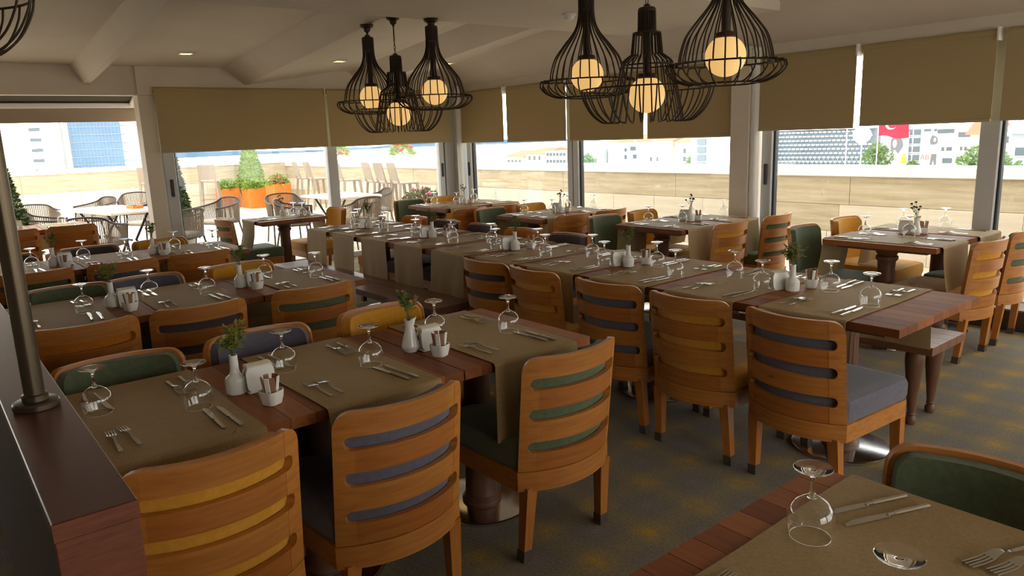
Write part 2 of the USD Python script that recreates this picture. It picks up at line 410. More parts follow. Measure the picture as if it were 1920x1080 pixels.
for yb, l, fl, r in ((-1.7, 0.10, 0.07, 0.06), (-0.05, 0.10, 0.07, 0.06), (1.64, 0.10, 0.07, 0.06), (3.37, 0.26, 0.02, 1.25), (5.00, 0.26, 0.02, 1.0)):
    struct("ceiling_beam", beam(yb, l, fl, r), M["ceil"], smooth=20)
struct("ceiling_soffit", box(-5.30, -3.60, YB, 5.90, 2.50, 3.3), M["ceil"])

# walls behind and beside the camera
struct("wall_back", box(XL, XB + 0.1, YB - 0.15, YB, 0, 3.4), M["wall"])
struct("wall_camera_side", cat_mesh(box(XB, XB + 0.15, YB, YR, 2.4, 3.5), box(XB, XB + 0.15, YB, YR, -0.05, 0.4), box(XB, XB + 0.15, YB, -0.2, 0.3, 2.5), *[box(XB, XB + 0.15, y, y + 0.35, 0, 2.9) for y in (YB, -1.6, 2.2, YR - 0.25)]), M["wall"])
# left wall: header strip above the sliding doors, column, corner
struct("wall_left", cat_mesh(box(XL - 0.18, XL + 0.037, 2.16, YR + 0.18, 2.15, 2.75), box(XL - 0.18, XL, YB, 2.16, 2.15, 2.75), box(XL - 0.18, XL + 0.03, 2.155, 2.32, 0, 2.148), box(XL - 0.18, XL, YB, -3.2, 0, 2.15)), M["wall"])
struct("wall_right", cat_mesh(box(XL - 0.18, XB, YR - 0.037, YR + 0.18, 2.13, 2.7), box(-4.36, -4.16, YR - 0.16, YR + 0.1, 0, 2.3)), M["wall"])
struct("corner_column", cat_mesh(box(XL - 0.15, XL + 0.16, YR - 0.10, YR + 0.15, 0, 2.3), box(XL - 0.12, XL + 0.03, 6.24, YR, 0, 2.3)), M["alu"])
for cx, cy in ((XL + 0.22, YR - 0.12), (-4.13, YR - 0.10)):
    struct("column_pipe", moved(trimesh.creation.cylinder(0.045, 2.28, sections=20), (cx, cy, 1.14)), M["white_paint"], smooth=40)
struct("baseboard_right", rbox(XL + 0.2, XB, 6.18, YR, 0, 0.16, 0.01), M["plinth"])


def window(n, axis, a0, a1, at, z0, z1, posts, label=None):
    """Glazed bay with its frame (sill, head, posts) and pane; posts: (position, width, with handle)."""
    w = UsdGeom.Xform.Define(stage, f"/World/window_{n}").GetPrim()
    data(w, label, None, None, "structure")
    B = (lambda u0, u1, d0, d1, c0, c1: rbox(u0, u1, at + d0, at + d1, c0, c1, 0.006)) if axis == "x" else (lambda u0, u1, d0, d1, c0, c1: rbox(at - d1, at - d0, u0, u1, c0, c1, 0.006))
    put(w, "frame", B(a0, a1, -0.02, 0.07, z0, z0 + 0.07), M["alu"])
    put(w, "frame", B(a0, a1, -0.02, 0.07, z1 - 0.06, z1), M["alu"])
    for p, wd, handle in posts:
        put(w, "frame_post", B(p - wd / 2, p + wd / 2, -0.03, 0.08, z0, z1), M["alu"])
        put(w, "gasket", B(p + wd / 2, p + wd / 2 + 0.02, 0.0, 0.06, z0 + 0.07, z1 - 0.06), M["alu_dark"])
        if handle:
            put(w, "door_handle", B(p - 0.018, p + 0.018, -0.045, -0.028, 1.00, 1.20), M["alu_dark"], label="dark recessed door handle")
    put(w, "pane", B(a0 + 0.02, a1 - 0.02, 0.022, 0.03, z0 + 0.05, z1 - 0.04), M["pane"])


window(1, "y", 2.32, 4.38, XL, 0.0, 2.24, [(2.40, 0.13, True)])
window(2, "y", 4.38, 6.26, XL, 0.0, 2.24, [(4.44, 0.13, False), (6.18, 0.08, True)])
window(3, "x", XL + 0.14, -6.74, YR, 0.10, 2.24, [(-8.92, 0.10, True), (-6.78, 0.09, False)])
window(4, "x", -6.74, -4.36, YR, 0.10, 2.24, [(-6.68, 0.09, False), (-4.40, 0.06, False)])
window(5, "x", -4.12, -2.18, YR, 0.10, 2.24, [(-4.04, 0.11, True)])
window(6, "x", -2.18, 0.4, YR, 0.10, 2.24, [(-2.14, 0.14, False)])
window(7, "x", 0.4, 3.5, YR, 0.10, 2.24, [(0.45, 0.12, False)])
# far folded doors of the left opening
window(8, "y", -3.2, -1.5, XL, 0.0, 2.15, [(-1.55, 0.1, False)])


# ------------------------------------------------------------------ roller blinds
def blind(axis, a0, a1, at, z0, z1, label):
    t = thing("roller_blind", label, "blind", group="roller blinds over the windows")
    n = 10
    if axis == "x":
        put(t, "fabric", box(a0, a1, at - 0.004, at, z0, z1), M["blind"], False)
        put(t, "bottom_bar", rbox(a0, a1, at - 0.010, at + 0.006, z0 - 0.018, z0 + 0.006, 0.004), M["blind_rail"])
        put(t, "roller", moved(trimesh.creation.cylinder(0.035, a1 - a0, sections=16), ((a0 + a1) / 2, at + 0.026, z1), ry=90), M["blind"], 40)
        put(t, "bracket", rbox(a1 - 0.005, a1 + 0.012, at - 0.02, at + 0.08, z1 - 0.05, z1 + 0.045, 0.003), M["white_paint"])
    else:
        put(t, "fabric", box(at, at + 0.004, a0, a1, z0, z1), M["blind"], False)
        put(t, "bottom_bar", rbox(at - 0.006, at + 0.010, a0, a1, z0 - 0.018, z0 + 0.006, 0.004), M["blind_rail"])
        put(t, "roller", moved(trimesh.creation.cylinder(0.035, a1 - a0, sections=16), (at - 0.026, (a0 + a1) / 2, z1), rx=90), M["blind"], 40)
        put(t, "bracket", rbox(at - 0.08, at + 0.02, a1 - 0.005, a1 + 0.012, z1 - 0.05, z1 + 0.045, 0.003), M["white_paint"])
    return t


blind("y", 2.31, 4.35, XL + 0.12, 1.52, 2.20, "wide beige roller blind beside the left column, over the terrace doors")
blind("y", 4.385, 6.30, XL + 0.12, 1.515, 2.20, "beige roller blind left of the corner, behind the far lamps")
for x0, x1, zb, lab in ((-9.00, -7.99, 1.495, "beige roller blind just right of the window corner"), (-7.91, -6.76, 1.49, "beige roller blind left of the near lamp cluster"),
                        (-6.69, -5.52, 1.485, "beige roller blind behind the near lamps, left of the thin light gap"), (-5.46, -4.37, 1.485, "beige roller blind ending at the white column on its right"),
                        (-4.12, -3.17, 1.53, "beige roller blind immediately right of the white column"), (-3.115, -2.12, 1.545, "beige roller blind second from right edge, above the red flag"),
                        (-2.06, -1.0, 1.55, "beige roller blind cut by the right edge of the photo")):
    blind("x", x0, x1, YR - 0.10, zb, 2.165, lab)

# ------------------------------------------------------------------ low partition with its rail post (left foreground)
pt = thing("partition", "low dark red wooden partition wall in the left foreground", "partition")
put(pt, "cap", rbox(-5.6, -1.2405, 0.0905, 0.2115, 0.972, 1.0, 0.002), M["counter_top"])
put(pt, "edge_strip", rbox(-1.2400, -1.2380, 0.090, 0.212, 0.9705, 0.9995, 0.0006), M["counter_end"], label="reddish veneered edge strip")
put(pt, "end_panel", rbox(-1.258, -1.2395, 0.092, 0.210, 0.0, 0.9695, 0.001), M["counter_end"], label="grained reddish end panel")
put(pt, "side_panel", rbox(-5.6, -1.259, 0.094, 0.104, 0.0, 0.963, 0.002), M["counter_side"])
put(pt, "side_panel", rbox(-5.6, -1.259, 0.198, 0.208, 0.0, 0.963, 0.002), M["counter_end"])
rp = thing("rail_post", "bronze metal post on a round flange, standing on the partition", "post", (-1.88, 0.150, 1.0))
put(rp, "flange", lathe([(0, 0), (0.044, 0), (0.046, 0.002), (0.046, 0.012), (0.043, 0.016), (0.026, 0.018), (0.026, 0.030), (0.0205, 0.032)], 36), M["brass"], 35)
put(rp, "pole", lathe([(0.0205, 0.02), (0.0205, 1.5), (0, 1.5)], 28), M["brass"], 40)


# ------------------------------------------------------------------ dining chair (one source per upholstery colour)
def chair_source(colour):
    src = source("chair_pattern_" + colour)
    fab = M["fab_" + colour]
    R, yb0, lean = 0.36, -0.330, 0.11

    def bend(p, off):
        s, z, t = p[:, 0], p[:, 1], p[:, 2] + off
        th = s / R
        yb = yb0 - lean * (z - 0.366)
        return np.stack([(R - t) * np.sin(th), yb + R - (R - t) * np.cos(th), z], 1)

    def panel(cs, t, off):
        m = Manifold.extrude(cs, t).refine_to_length(0.045)
        return m.warp_batch(lambda p: bend(np.asarray(p), off))

    outline = rect_cs(0.50, 0.56, 0.055, 5, 0, 0.366 + 0.434 - 0.28)      # top at 0.80, lower part cut off below
    outline = outline ^ rect_cs(0.6, 0.434, 0, 1, 0, 0.366 + 0.217)
    slots = [(0.680, 0.724), (0.560, 0.607), (0.437, 0.481)]
    holes = [rect_cs(0.436, b - a, (b - a) / 2 - 0.001, 4, 0, (a + b) / 2) for a, b in slots]
    shell = outline
    for h in holes:
        shell = shell - h
    mid = rect_cs(0.372, 2, 0, 1, 0, 0.5)
    for k, (a, b) in enumerate([(0.702, 0.9), (0.5835, 0.702), (0.459, 0.5835), (0.30, 0.459)]):
        put(src.GetPrim() if hasattr(src, "GetPrim") and False else str(src.GetPath()), "slat", panel(shell ^ mid ^ rect_cs(1, b - a, 0, 1, 0, (a + b) / 2), 0.020, 0.0), M["chair_wood"] if k % 2 == 0 else M["chair_wood_b"])
    side = shell - mid
    for sgn in (-1, 1):
        put(str(src.GetPath()), "stile", panel(side ^ rect_cs(1, 3, 0, 1, sgn * 0.5, 0), 0.024, -0.001), M["chair_wood"])
    pad = outline.offset(-0.012, m3.JoinType.Round, 2, 12) if hasattr(m3, "JoinType") else outline
    padm = panel(pad, 0.034, 0.0245)
    put(str(src.GetPath()), "back_pad", padm, fab, label=f"{colour} upholstered back pad")
    # seat: apron ring and cushion on a D shaped plan
    arc = [(R * math.sin(a), yb0 + R - R * math.cos(a)) for a in np.linspace(-0.70, 0.70, 15)]
    d = np.array(arc + [(0.243, 0.215), (0.225, 0.235), (-0.225, 0.235), (-0.243, 0.215)])
    dcs = CrossSection([d])
    put(str(src.GetPath()), "apron", Manifold.extrude(dcs, 0.075).translate([0, 0, 0.288]), M["chair_wood"])
    c0 = CrossSection([d * [0.975, 0.99] + [0, 0.008]])
    cush = Manifold.hull_points(np.vstack([np.c_[p, np.full(len(p), z)] for p, z in ((d * 0.95 + [0, 0.014], 0.36), (d * [0.99, 0.98] + [0, 0.014], 0.385), (d * [0.99, 0.98] + [0, 0.014], 0.435), (d * [0.96, 0.955] + [0, 0.014], 0.455), (d * [0.82, 0.84] + [0, 0.012], 0.466))]))
    put(str(src.GetPath()), "seat", cush, fab, smooth=50, label=f"{colour} upholstered seat cushion")
    for sx in (-1, 1):
        for (xt, yt, xbm, ybm) in ((0.188, -0.254, 0.202, -0.232), (0.214, 0.205, 0.220, 0.215)):
            tx, ty, bx, by = sx * xt, yt, sx * xbm, ybm
            k = 0.045 / 0.30
            leg = put(str(src.GetPath()), "leg", bar((tx, ty, 0.30), (bx + (tx - bx) * k, by + (ty - by) * k, 0.045), 0.048, 0.036, 0.046, 0.036), M["chair_leg"])
            put(leg, "foot_cap", bar((bx + (tx - bx) * k, by + (ty - by) * k, 0.046), (bx, by, 0.0), 0.041), M["foot"])
    return src


CH = {k: chair_source(k) for k in FAB}
LOOK = {"yellow": "yellow", "green": "green", "blue": "blue-grey", "purple": "dark purple", "orange": "orange"}


_jit = random.Random(17)


def chair(colour, x, y, rz, where, group):
    rz += _jit.uniform(-3, 3)
    copy(CH[colour], "dining_chair", f"slat-back wooden chair with {LOOK[colour]} upholstery, {where}", "chair", (x, y, 0), rz, group)


# ------------------------------------------------------------------ tables
rng = random.Random(5)


def pedestal(t, x, y, fluted=False, r=0.058, base=0.225):
    n = 28
    prof = [(0.085, 0.012), (0.085, 0.03), (0.070, 0.05), (r * 1.12, 0.16), (r, 0.30), (r * 0.96, 0.55), (r * 1.02, 0.60), (r * 1.25, 0.615), (r * 1.25, 0.635), (r * 1.05, 0.645), (r * 1.35, 0.675), (r * 1.75, 0.69), (r * 1.75, 0.715)]
    m = lathe(prof, 32)
    if fluted:
        v = np.array(m.vertices)
        a = np.arctan2(v[:, 1], v[:, 0])
        k = np.where((v[:, 2] > 0.1) & (v[:, 2] < 0.6), 1 - 0.10 * (np.cos(a * 16) < 0), 1.0)
        v[:, :2] *= k[:, None]
        m = trimesh.Trimesh(v, m.faces, process=False)
    put(t, "column", moved(m, (x, y, 0)), M["table_dark"], 30)
    put(t, "base", moved(lathe([(0, 0.002), (base, 0.002), (base, 0.012), (base - 0.008, 0.016), (0.12, 0.019), (0, 0.020)], 48), (x, y, 0)), M["chrome"], 35, label="polished round steel base")


def table(name, label, x0, x1, y0, y1, group=None, staves=True, ped=None, fluted=False, w=0.078, z=0.75, th=0.036):
    t = thing(name, label, "table", group=group)
    n = max(1, round((y1 - y0) / w))
    for i in range(n):
        a, b = y0 + (y1 - y0) * i / n, y0 + (y1 - y0) * (i + 1) / n
        L, cuts = x1 - x0, []
        if staves:
            c = x0 + L * rng.uniform(0.25, 0.7)
            cuts = [(x0, c), (c, x1)]
        else:
            cuts = [(x0, x1)]
        for p, q in cuts:
            dz = rng.uniform(-0.0004, 0.0)
            put(t, "stave", rbox(p + 0.0002, q - 0.0002, a + 0.0002, b - 0.0002, z - th, z + dz, 0.0011), M[f"stave{rng.randrange(4)}"])
    put(t, "under_frame", cat_mesh(box(x0 + 0.08, x1 - 0.08, y0 + 0.06, y1 - 0.06, z - th - 0.022, z - th - 0.001)), M["table_dark"], False)
    for px, py in (ped or [((x0 + x1) / 2, (y0 + y1) / 2)]):
        pedestal(t, px, py, fluted)
    return t


# ------------------------------------------------------------------ table runner
def runner(axis, c0, c1, e0, e1, drop0, drop1, label, group, z=0.7515, seed=0, flare=0.0):
    """Cloth strip across a table: c0..c1 its width, e0..e1 the table edges it falls over, drop0/drop1 its tails (0 = ends on the table)."""
    th, rad = 0.0025, 0.014
    prof = []
    if drop0 > 0:
        prof += [(e0 - rad - 0.006, z - rad - d) for d in np.linspace(drop0, 0, 9)]
        prof += [(e0 - 0.006 + rad * (math.sin(a) - 1) , z - rad + rad * math.cos(a)) for a in np.linspace(-PI / 2, 0, 5)[1:]] if False else [(e0 - 0.006 - rad * math.cos(a), z - rad + rad * math.sin(a)) for a in np.linspace(0, PI / 2, 5)[1:]]
    else:
        prof += [(e0, z)]
    s0, s1 = prof[-1][0], (e1 + 0.006 if drop1 > 0 else e1)
    prof += [(s, z) for s in np.linspace(s0, s1, 12)[1:]]
    if drop1 > 0:
        prof += [(e1 + 0.006 + rad * math.sin(a), z - rad + rad * math.cos(a)) for a in np.linspace(0, PI / 2, 5)[1:]]
        prof += [(e1 + 0.006 + rad, z - rad - d) for d in np.linspace(0, drop1, 9)[1:]]
    prof = np.array(prof)
    nc = 11
    cs = np.linspace(c0, c1, nc)
    S, C = np.meshgrid(np.arange(len(prof)), cs, indexing="ij")
    e, zz = prof[S, 0], prof[S, 1]
    fall = np.clip((z - 0.02 - zz) / 0.3, 0, 1)                   # 0 on the table, 1 at the hem
    ph = seed * 1.7
    wob = fall * 0.014 * np.sin((C - c0) * 19 + ph) + fall * 0.008 * np.sin((C - c0) * 41 + 2 * ph)
    mid = (e0 + e1) / 2
    out = np.where(e < mid, -1, 1)
    e2 = e + out * (np.abs(wob) + flare * fall ** 2)
    C2 = C + fall * 0.012 * math.sin(ph) + 0.003 * np.sin(e * 9 + ph)
    P = np.stack([e2, C2, zz] if axis == "x" else [C2, e2, zz], -1).reshape(-1, 3)
    q = np.array([(i * nc + j, i * nc + j + 1, (i + 1) * nc + j + 1, (i + 1) * nc + j) for i in range(len(prof) - 1) for j in range(nc - 1)])
    if axis == "x":
        q = q[:, ::-1]
    tri = np.vstack([q[:, [0, 1, 2]], q[:, [0, 2, 3]]])
    tm = trimesh.Trimesh(P, tri, process=False)
    nrm = tm.vertex_normals
    if nrm[len(prof) // 2 * nc + nc // 2][2] < 0:
        tri, nrm = tri[:, ::-1], -nrm
    N = len(P)
    V = np.vstack([P + nrm * th, P])
    edge = [i * nc for i in range(len(prof))] + [(len(prof) - 1) * nc + j for j in range(1, nc)] + [i * nc + nc - 1 for i in range(len(prof) - 2, -1, -1)] + list(range(nc - 2, 0, -1))
    ef = []
    for k in range(len(edge)):
        a, b = edge[k], edge[(k + 1) % len(edge)]
        ef += [(a, b, b + N), (a, b + N, a + N)]
    F = np.vstack([tri, tri[:, ::-1] + N, np.array(ef)])
    single("table_runner", (V, F), M["runner"], label, "table runner", smooth=35, group=group)


# ------------------------------------------------------------------ tableware sources
src_glass = source("wine_glass_pattern")
put(str(src_glass.GetPath()), "bowl", lathe([(0.0385, 0.0), (0.0395, 0.004), (0.0445, 0.022), (0.0465, 0.038), (0.0455, 0.052), (0.040, 0.066), (0.029, 0.078), (0.016, 0.086), (0.008, 0.090)], 32), M["bowl_glass"], True)
put(str(src_glass.GetPath()), "rim", ring(0.0385, 0.0012, 0.0009, 40), M["glass"], True)
put(str(src_glass.GetPath()), "stem", lathe([(0.0, 0.082), (0.009, 0.084), (0.0075, 0.090), (0.0048, 0.098), (0.0040, 0.112), (0.0044, 0.126), (0.0075, 0.134), (0.016, 0.139), (0.030, 0.1425), (0.0365, 0.145), (0.037, 0.1465), (0.036, 0.148), (0.02, 0.1475), (0, 0.147)], 32), M["glass"], 60)


def outline_solid(pts, t=0.002):
    return Manifold.extrude(CrossSection([np.array(pts, float)]), t)


def fork_mesh():
    body = CrossSection([np.array([(-0.0022, 0.0), (0.0022, 0.0), (0.004, -0.02), (0.0055, -0.075), (0.0065, -0.092), (0.004, -0.098), (-0.004, -0.098), (-0.0065, -0.092), (-0.0055, -0.075), (-0.004, -0.02)])[::-1]])
    head = CrossSection([np.array([(-0.0025, -0.004), (0.0025, -0.004), (0.010, 0.016), (0.0125, 0.036), (-0.0125, 0.036), (-0.010, 0.016)])])
    cs = body + head
    for k in range(4):
        x = -0.0107 + k * 0.00713
        cs = cs + rect_cs(0.0036, 0.058, 0.0015, 2, x, 0.060)
    m = Manifold.extrude(cs, 0.002).refine_to_length(0.012)
    return m.warp_batch(lambda p: np.stack([p[:, 0], p[:, 1], p[:, 2] + 0.009 * np.exp(-((p[:, 1] - 0.012) / 0.022) ** 2) * 1.0 + 0.002], 1))


def knife_mesh():
    handle = rbox(-0.0062, 0.0062, -0.105, -0.012, 0.0006, 0.0075, 0.0028)
    neck = rbox(-0.004, 0.004, -0.014, 0.004, 0.001, 0.006, 0.0015)
    blade = outline_solid([(-0.007, 0.0), (0.0075, 0.0), (0.0095, 0.04), (0.0085, 0.085), (0.002, 0.108), (-0.006, 0.112), (-0.0075, 0.09)], 0.0018).translate([0, 0, 0.0012])
    return cat_mesh(handle, neck), blade


src_fork = source("fork_pattern")
put(str(src_fork.GetPath()), "fork_body", fork_mesh(), M["steel"], 40)
src_knife = source("knife_pattern")
kh, kb = knife_mesh()
put(str(src_knife.GetPath()), "handle", kh, M["steel"], 40)
put(str(src_knife.GetPath()), "blade", kb, M["steel"], 30)
src_vase = source("bottle_vase_pattern")
put(str(src_vase.GetPath()), "vase_body", lathe([(0, 0), (0.030, 0), (0.0335, 0.004), (0.034, 0.045), (0.031, 0.055), (0.018, 0.066), (0.0145, 0.080), (0.0135, 0.128), (0.0145, 0.130), (0.011, 0.130), (0.010, 0.09), (0, 0.085)], 32), M["porcelain"], 40)
src_jug = source("jug_vase_pattern")
jp = lathe([(0, 0), (0.024, 0), (0.034, 0.014), (0.0355, 0.022), (0.0345, 0.026), (0.030, 0.045), (0.022, 0.075), (0.0165, 0.10), (0.0175, 0.118), (0.0205, 0.126), (0.0185, 0.126), (0.015, 0.10), (0, 0.095)], 32)
jv = np.array(jp.vertices)
sp = (jv[:, 2] > 0.10) & (jv[:, 0] > 0.008)
jv[sp] += np.c_[(jv[sp, 2] - 0.10) * 0.35, np.zeros(sp.sum()), (jv[sp, 2] - 0.10) * 0.35]
put(str(src_jug.GetPath()), "vase_body", trimesh.Trimesh(jv, jp.faces, process=False), M["porcelain"], 40)
put(str(src_jug.GetPath()), "emblem", moved(trimesh.creation.cylinder(0.009, 0.003, sections=20), (0.0285, 0.008, 0.052), ry=78, rz=15), M["emblem"], label="round dark emblem printed on the jug")
src_holder = source("napkin_holder_pattern")
hm = lambda s: moved(Manifold.extrude(rect_cs(0.095, 0.085, 0.022, 4, 0, 0.0455), 0.004), (0, s * 0.024 - 0.002 * s, 0), rx=90 + s * 6)
put(str(src_holder.GetPath()), "holder", cat_mesh(hm(-1), hm(1), rbox(-0.045, 0.045, -0.026, 0.026, 0.0, 0.006, 0.002)), M["porcelain"], 35)
for k in range(4):
    put(str(src_holder.GetPath()), "napkin", rbox(-0.043, 0.043, -0.017 + k * 0.0088, -0.0095 + k * 0.0088, 0.007, 0.092 + 0.003 * (k % 2), 0.002), M["napkin"])
src_bowl = source("sugar_bowl_pattern")
lay = []
for w, z in ((0.044, 0.0), (0.050, 0.002), (0.062, 0.026), (0.066, 0.046)):
    lay.append((w, z))
outer = Manifold.batch_hull([Manifold.extrude(rect_cs(w, w, w * 0.28, 5), 0.0004).translate([0, 0, z]) for w, z in lay])
inner = Manifold.batch_hull([Manifold.extrude(rect_cs(w, w, w * 0.28, 5), 0.0004).translate([0, 0, z]) for w, z in ((0.048, 0.008), (0.058, 0.028), (0.061, 0.048))])
put(str(src_bowl.GetPath()), "bowl_body", outer - inner, M["porcelain"], 35)
SACH = {}
for k, m in (("brown", M["sachet_brown"]), ("white", M["sachet_white"])):
    SACH[k] = source(f"sachet_pattern_{k}")
    put(str(SACH[k].GetPath()), "packet", moved(rbox(-0.0085, 0.0085, -0.0025, 0.0025, 0, 0.084, 0.0015), rx=9), m)


def sprig(kind, seed):
    """Flower sprig: stems, leaf blades and small blossoms, rooted at the vase's mouth (z = 0 there, stems reach down inside)."""
    r = random.Random(seed)
    src = source(f"sprig_pattern_{kind}")
    stems, leaves, flowers = [], [], []
    n = {"bushy": 14, "upright": 9, "dry": 7}[kind]
    for i in range(n):
        a = r.uniform(0, 2 * PI)
        sp = r.uniform(0.015, 0.06 if kind != "upright" else 0.035)
        h = r.uniform(0.05, 0.12)
        tip = np.array([sp * math.cos(a), sp * math.sin(a), h])
        pts = [np.array([0.003 * math.cos(a), 0.003 * math.sin(a), -0.03]), np.array([0.006 * math.cos(a), 0.006 * math.sin(a), 0.01]), tip * [0.55, 0.55, 0.6], tip]
        stems.append(tube(pts, 0.0011, 4))
        for k in range(0 if kind == "dry" and i % 2 else {"bushy": 20, "upright": 16, "dry": 14}[kind]):
            t = r.uniform(0.35, 1.0)
            base = pts[1] * (1 - t) + tip * t
            b, e = r.uniform(0, 2 * PI), r.uniform(-0.3, 0.9)
            d = np.array([math.cos(b) * math.cos(e), math.sin(b) * math.cos(e), math.sin(e)])
            s = np.cross(d, [0, 0, 1.0]) + 1e-6
            s /= np.linalg.norm(s)
            L = r.uniform(0.016, 0.034) * (0.6 if kind == "dry" else 1)
            W = L * 0.2
            v = np.array([base, base + d * L * 0.5 + s * W, base + d * L, base + d * L * 0.5 - s * W, base + d * L * 0.5 + np.cross(s, d) * W * 0.4])
            leaves.append(trimesh.Trimesh(v, [(0, 1, 4), (1, 2, 4), (2, 3, 4), (3, 0, 4), (0, 2, 1), (0, 3, 2)], process=False))
        if i % 3 == 0 or kind == "dry":
            f = trimesh.creation.icosphere(1, 0.006 if kind != "dry" else 0.008)
            f.vertices *= np.array([1, 1, 0.7]) * (1 + 0.3 * meshkit.noise(np.array(f.vertices) * 900, seed)[:, None])
            f.apply_translation(tip)
            flowers.append(f)
    put(str(src.GetPath()), "stem", cat_mesh(*stems), M["stem"])
    put(str(src.GetPath()), "leaf", cat_mesh(*leaves), M["leaf2" if kind == "bushy" else "leaf" if kind == "upright" else "petal_dry"], False, kind="stuff")
    put(str(src.GetPath()), "blossom", cat_mesh(*flowers), M[{"bushy": "petal_purple", "upright": "petal_pink", "dry": "petal_dry"}[kind]], True)
    return src


SPRIG = {k: sprig(k, s) for k, s in (("bushy", 3), ("upright", 8), ("dry", 12))}
SPL = {"bushy": "bushy yellow-green sprig", "upright": "green sprig with pink blossom", "dry": "dark dried sprig"}


def wine(x, y, where, group="upturned wine glasses"):
    copy(src_glass, "wine_glass", f"upside-down wine glass, {where}", "wine glass", (x, y, 0.7543), rng.uniform(0, 360), group)


def place(x, y, rz, where, spread=0.15, fork_off=0.0):
    """A cover: two forks to the diner's left, two knives to the right. Local +y points from the diner across the table; (x, y) = middle of the cover, at the handles' ends."""
    c, s = math.cos(math.radians(rz)), math.sin(math.radians(rz))
    for src, nm, side, names in ((src_fork, "fork", -1, ("outer", "inner")), (src_knife, "table_knife", 1, ("outer", "inner"))):
        for k, which in enumerate(names):
            lx = side * (spread - k * 0.040) + rng.uniform(-0.004, 0.004)
            ly = 0.105 + (0.012 if which == "inner" else 0.0) + rng.uniform(-0.01, 0.01) + (0.03 if side < 0 else 0)
            copy(src, nm, f"steel {'fork' if nm == 'fork' else 'knife'}, {which} of two, {where}", "fork" if nm == "fork" else "knife", (x + lx * c - ly * s, y + lx * s + ly * c, 0.7548), rz + rng.uniform(-5, 5),
                 "forks laid on the runners" if nm == "fork" else "knives laid on the runners")


def condiments(x, y, rz, kind, flower, where, n_sachets=8, z=0.7502, vo=(-0.005, 0.0), ho=(0.0, 0.075), bo=(0.115, 0.035), hr=90):
    c, s = math.cos(math.radians(rz)), math.sin(math.radians(rz))
    g = lambda o: (x + o[0] * c - o[1] * s, y + o[0] * s + o[1] * c, z)
    v = g(vo)
    copy(src_vase if kind == "bottle" else src_jug, "bud_vase", f"white porcelain {'bottle-shaped' if kind == 'bottle' else 'jug-shaped'} bud vase, {where}", "vase", v, rz + 40, "white bud vases")
    copy(SPRIG[flower], "flower_sprig", f"{SPL[flower]} in the bud vase, {where}", "flowers", (v[0], v[1], z + (0.128 if kind == "bottle" else 0.128)), rng.uniform(0, 360), "flower sprigs")
    copy(src_holder, "napkin_holder", f"white porcelain holder full of paper napkins, {where}", "napkin holder", g(ho), rz + hr, "napkin holders")
    b = g(bo)
    copy(src_bowl, "sugar_bowl", f"small square white bowl of sugar sachets, {where}", "bowl", b, rz + 25, "sugar sachet bowls")
    for k in range(n_sachets):
        a = k * 2 * PI / n_sachets
        w = "brown" if k % 2 == 0 or k == 3 else "white"
        copy(SACH[w], "sugar_sachet", f"{w} paper sugar sachet standing in the small bowl, {where}", "sugar sachet", (b[0] + 0.014 * math.cos(a), b[1] + 0.014 * math.sin(a), z + 0.009), math.degrees(a) + 90 + rng.uniform(-25, 25), f"{w} sachets in the bowl, {where}"[:80])


# ------------------------------------------------------------------ rows of tables on the left (tables 1-3, front to back)
ROWS = [("front row", -2.77, -2.04, [("yellow", 0.50), ("blue", 1.05), ("green", 1.775)], [("green", 0.50), ("blue", 1.04), ("yellow", 1.61)]),
        ("second row", -4.635, -3.905, [("orange", 0.52), ("purple", 1.04), ("green", 1.64)], [("green", 0.62), ("blue", 1.04), ("yellow", 1.60)]),
        ("third row", -6.555, -5.84, [("green", 0.56), ("blue", 1.10), ("orange", 1.60)], [("purple", 0.50), ("purple", 1.06), ("yellow", 1.62)])]
POS3 = ("left", "middle", "right")
RUN3 = [(0.29, 0.70), (0.89, 1.305), (1.54, 1.95)]
for ri, (rn, x0, x1, near, far) in enumerate(ROWS):
    table("dining_table", f"long brown stave-top dining table, left part of the {rn}", x0, x1, 0.225, 1.415, ped=[((x0 + x1) / 2, 1.0)], group="dining tables in the left rows")
    table("dining_table", f"small brown stave-top dining table closing the right end of the {rn}", x0, x1, 1.42, 2.04, group="dining tables in the left rows")
    for k, (r0, r1) in enumerate(RUN3):
        runner("x", r0, r1, x0, x1, 0.29, 0.29, f"olive brown cloth runner, {POS3[k]} of three across the {rn}", "brown table runners", seed=ri * 5 + k)
        xc = (x0 + x1) / 2
        wine(xc - 0.10, r0 + 0.065, f"left of two on the {POS3[k]} runner of the {rn}")
        wine(xc + 0.075, r1 - 0.095, f"right of two on the {POS3[k]} runner of the {rn}")
        place(x1 - 0.035, (r0 + r1) / 2, 90, f"near edge of the {POS3[k]} runner, {rn}")
        place(x0 + 0.035, (r0 + r1) / 2, -90, f"far edge of the {POS3[k]} runner, {rn}")
    xc = (x0 + x1) / 2
    condiments(xc + 0.015, 0.745, 0, "bottle", ("bushy", "bushy", "upright")[ri], f"left gap of the {rn}", bo=(0.185, 0.045), ho=(0.02, 0.068))
    condiments(xc + 0.02, 1.415, 0, "jug" if ri == 0 else "bottle", ("upright", "upright", "upright")[ri], f"right gap of the {rn}", bo=(0.13, 0.045), ho=(0.02, 0.07))
    for k, (col, y) in enumerate(near):
        chair(col, x1 - 0.125, y, 90 if k < 2 or ri else 87, f"{POS3[k]} of three along near side, {rn}", "dining chairs")
    for k, (col, y) in enumerate(far):
        chair(col, x0 + 0.11, y, -90, f"{POS3[k]} of three along far side, {rn}", "dining chairs")

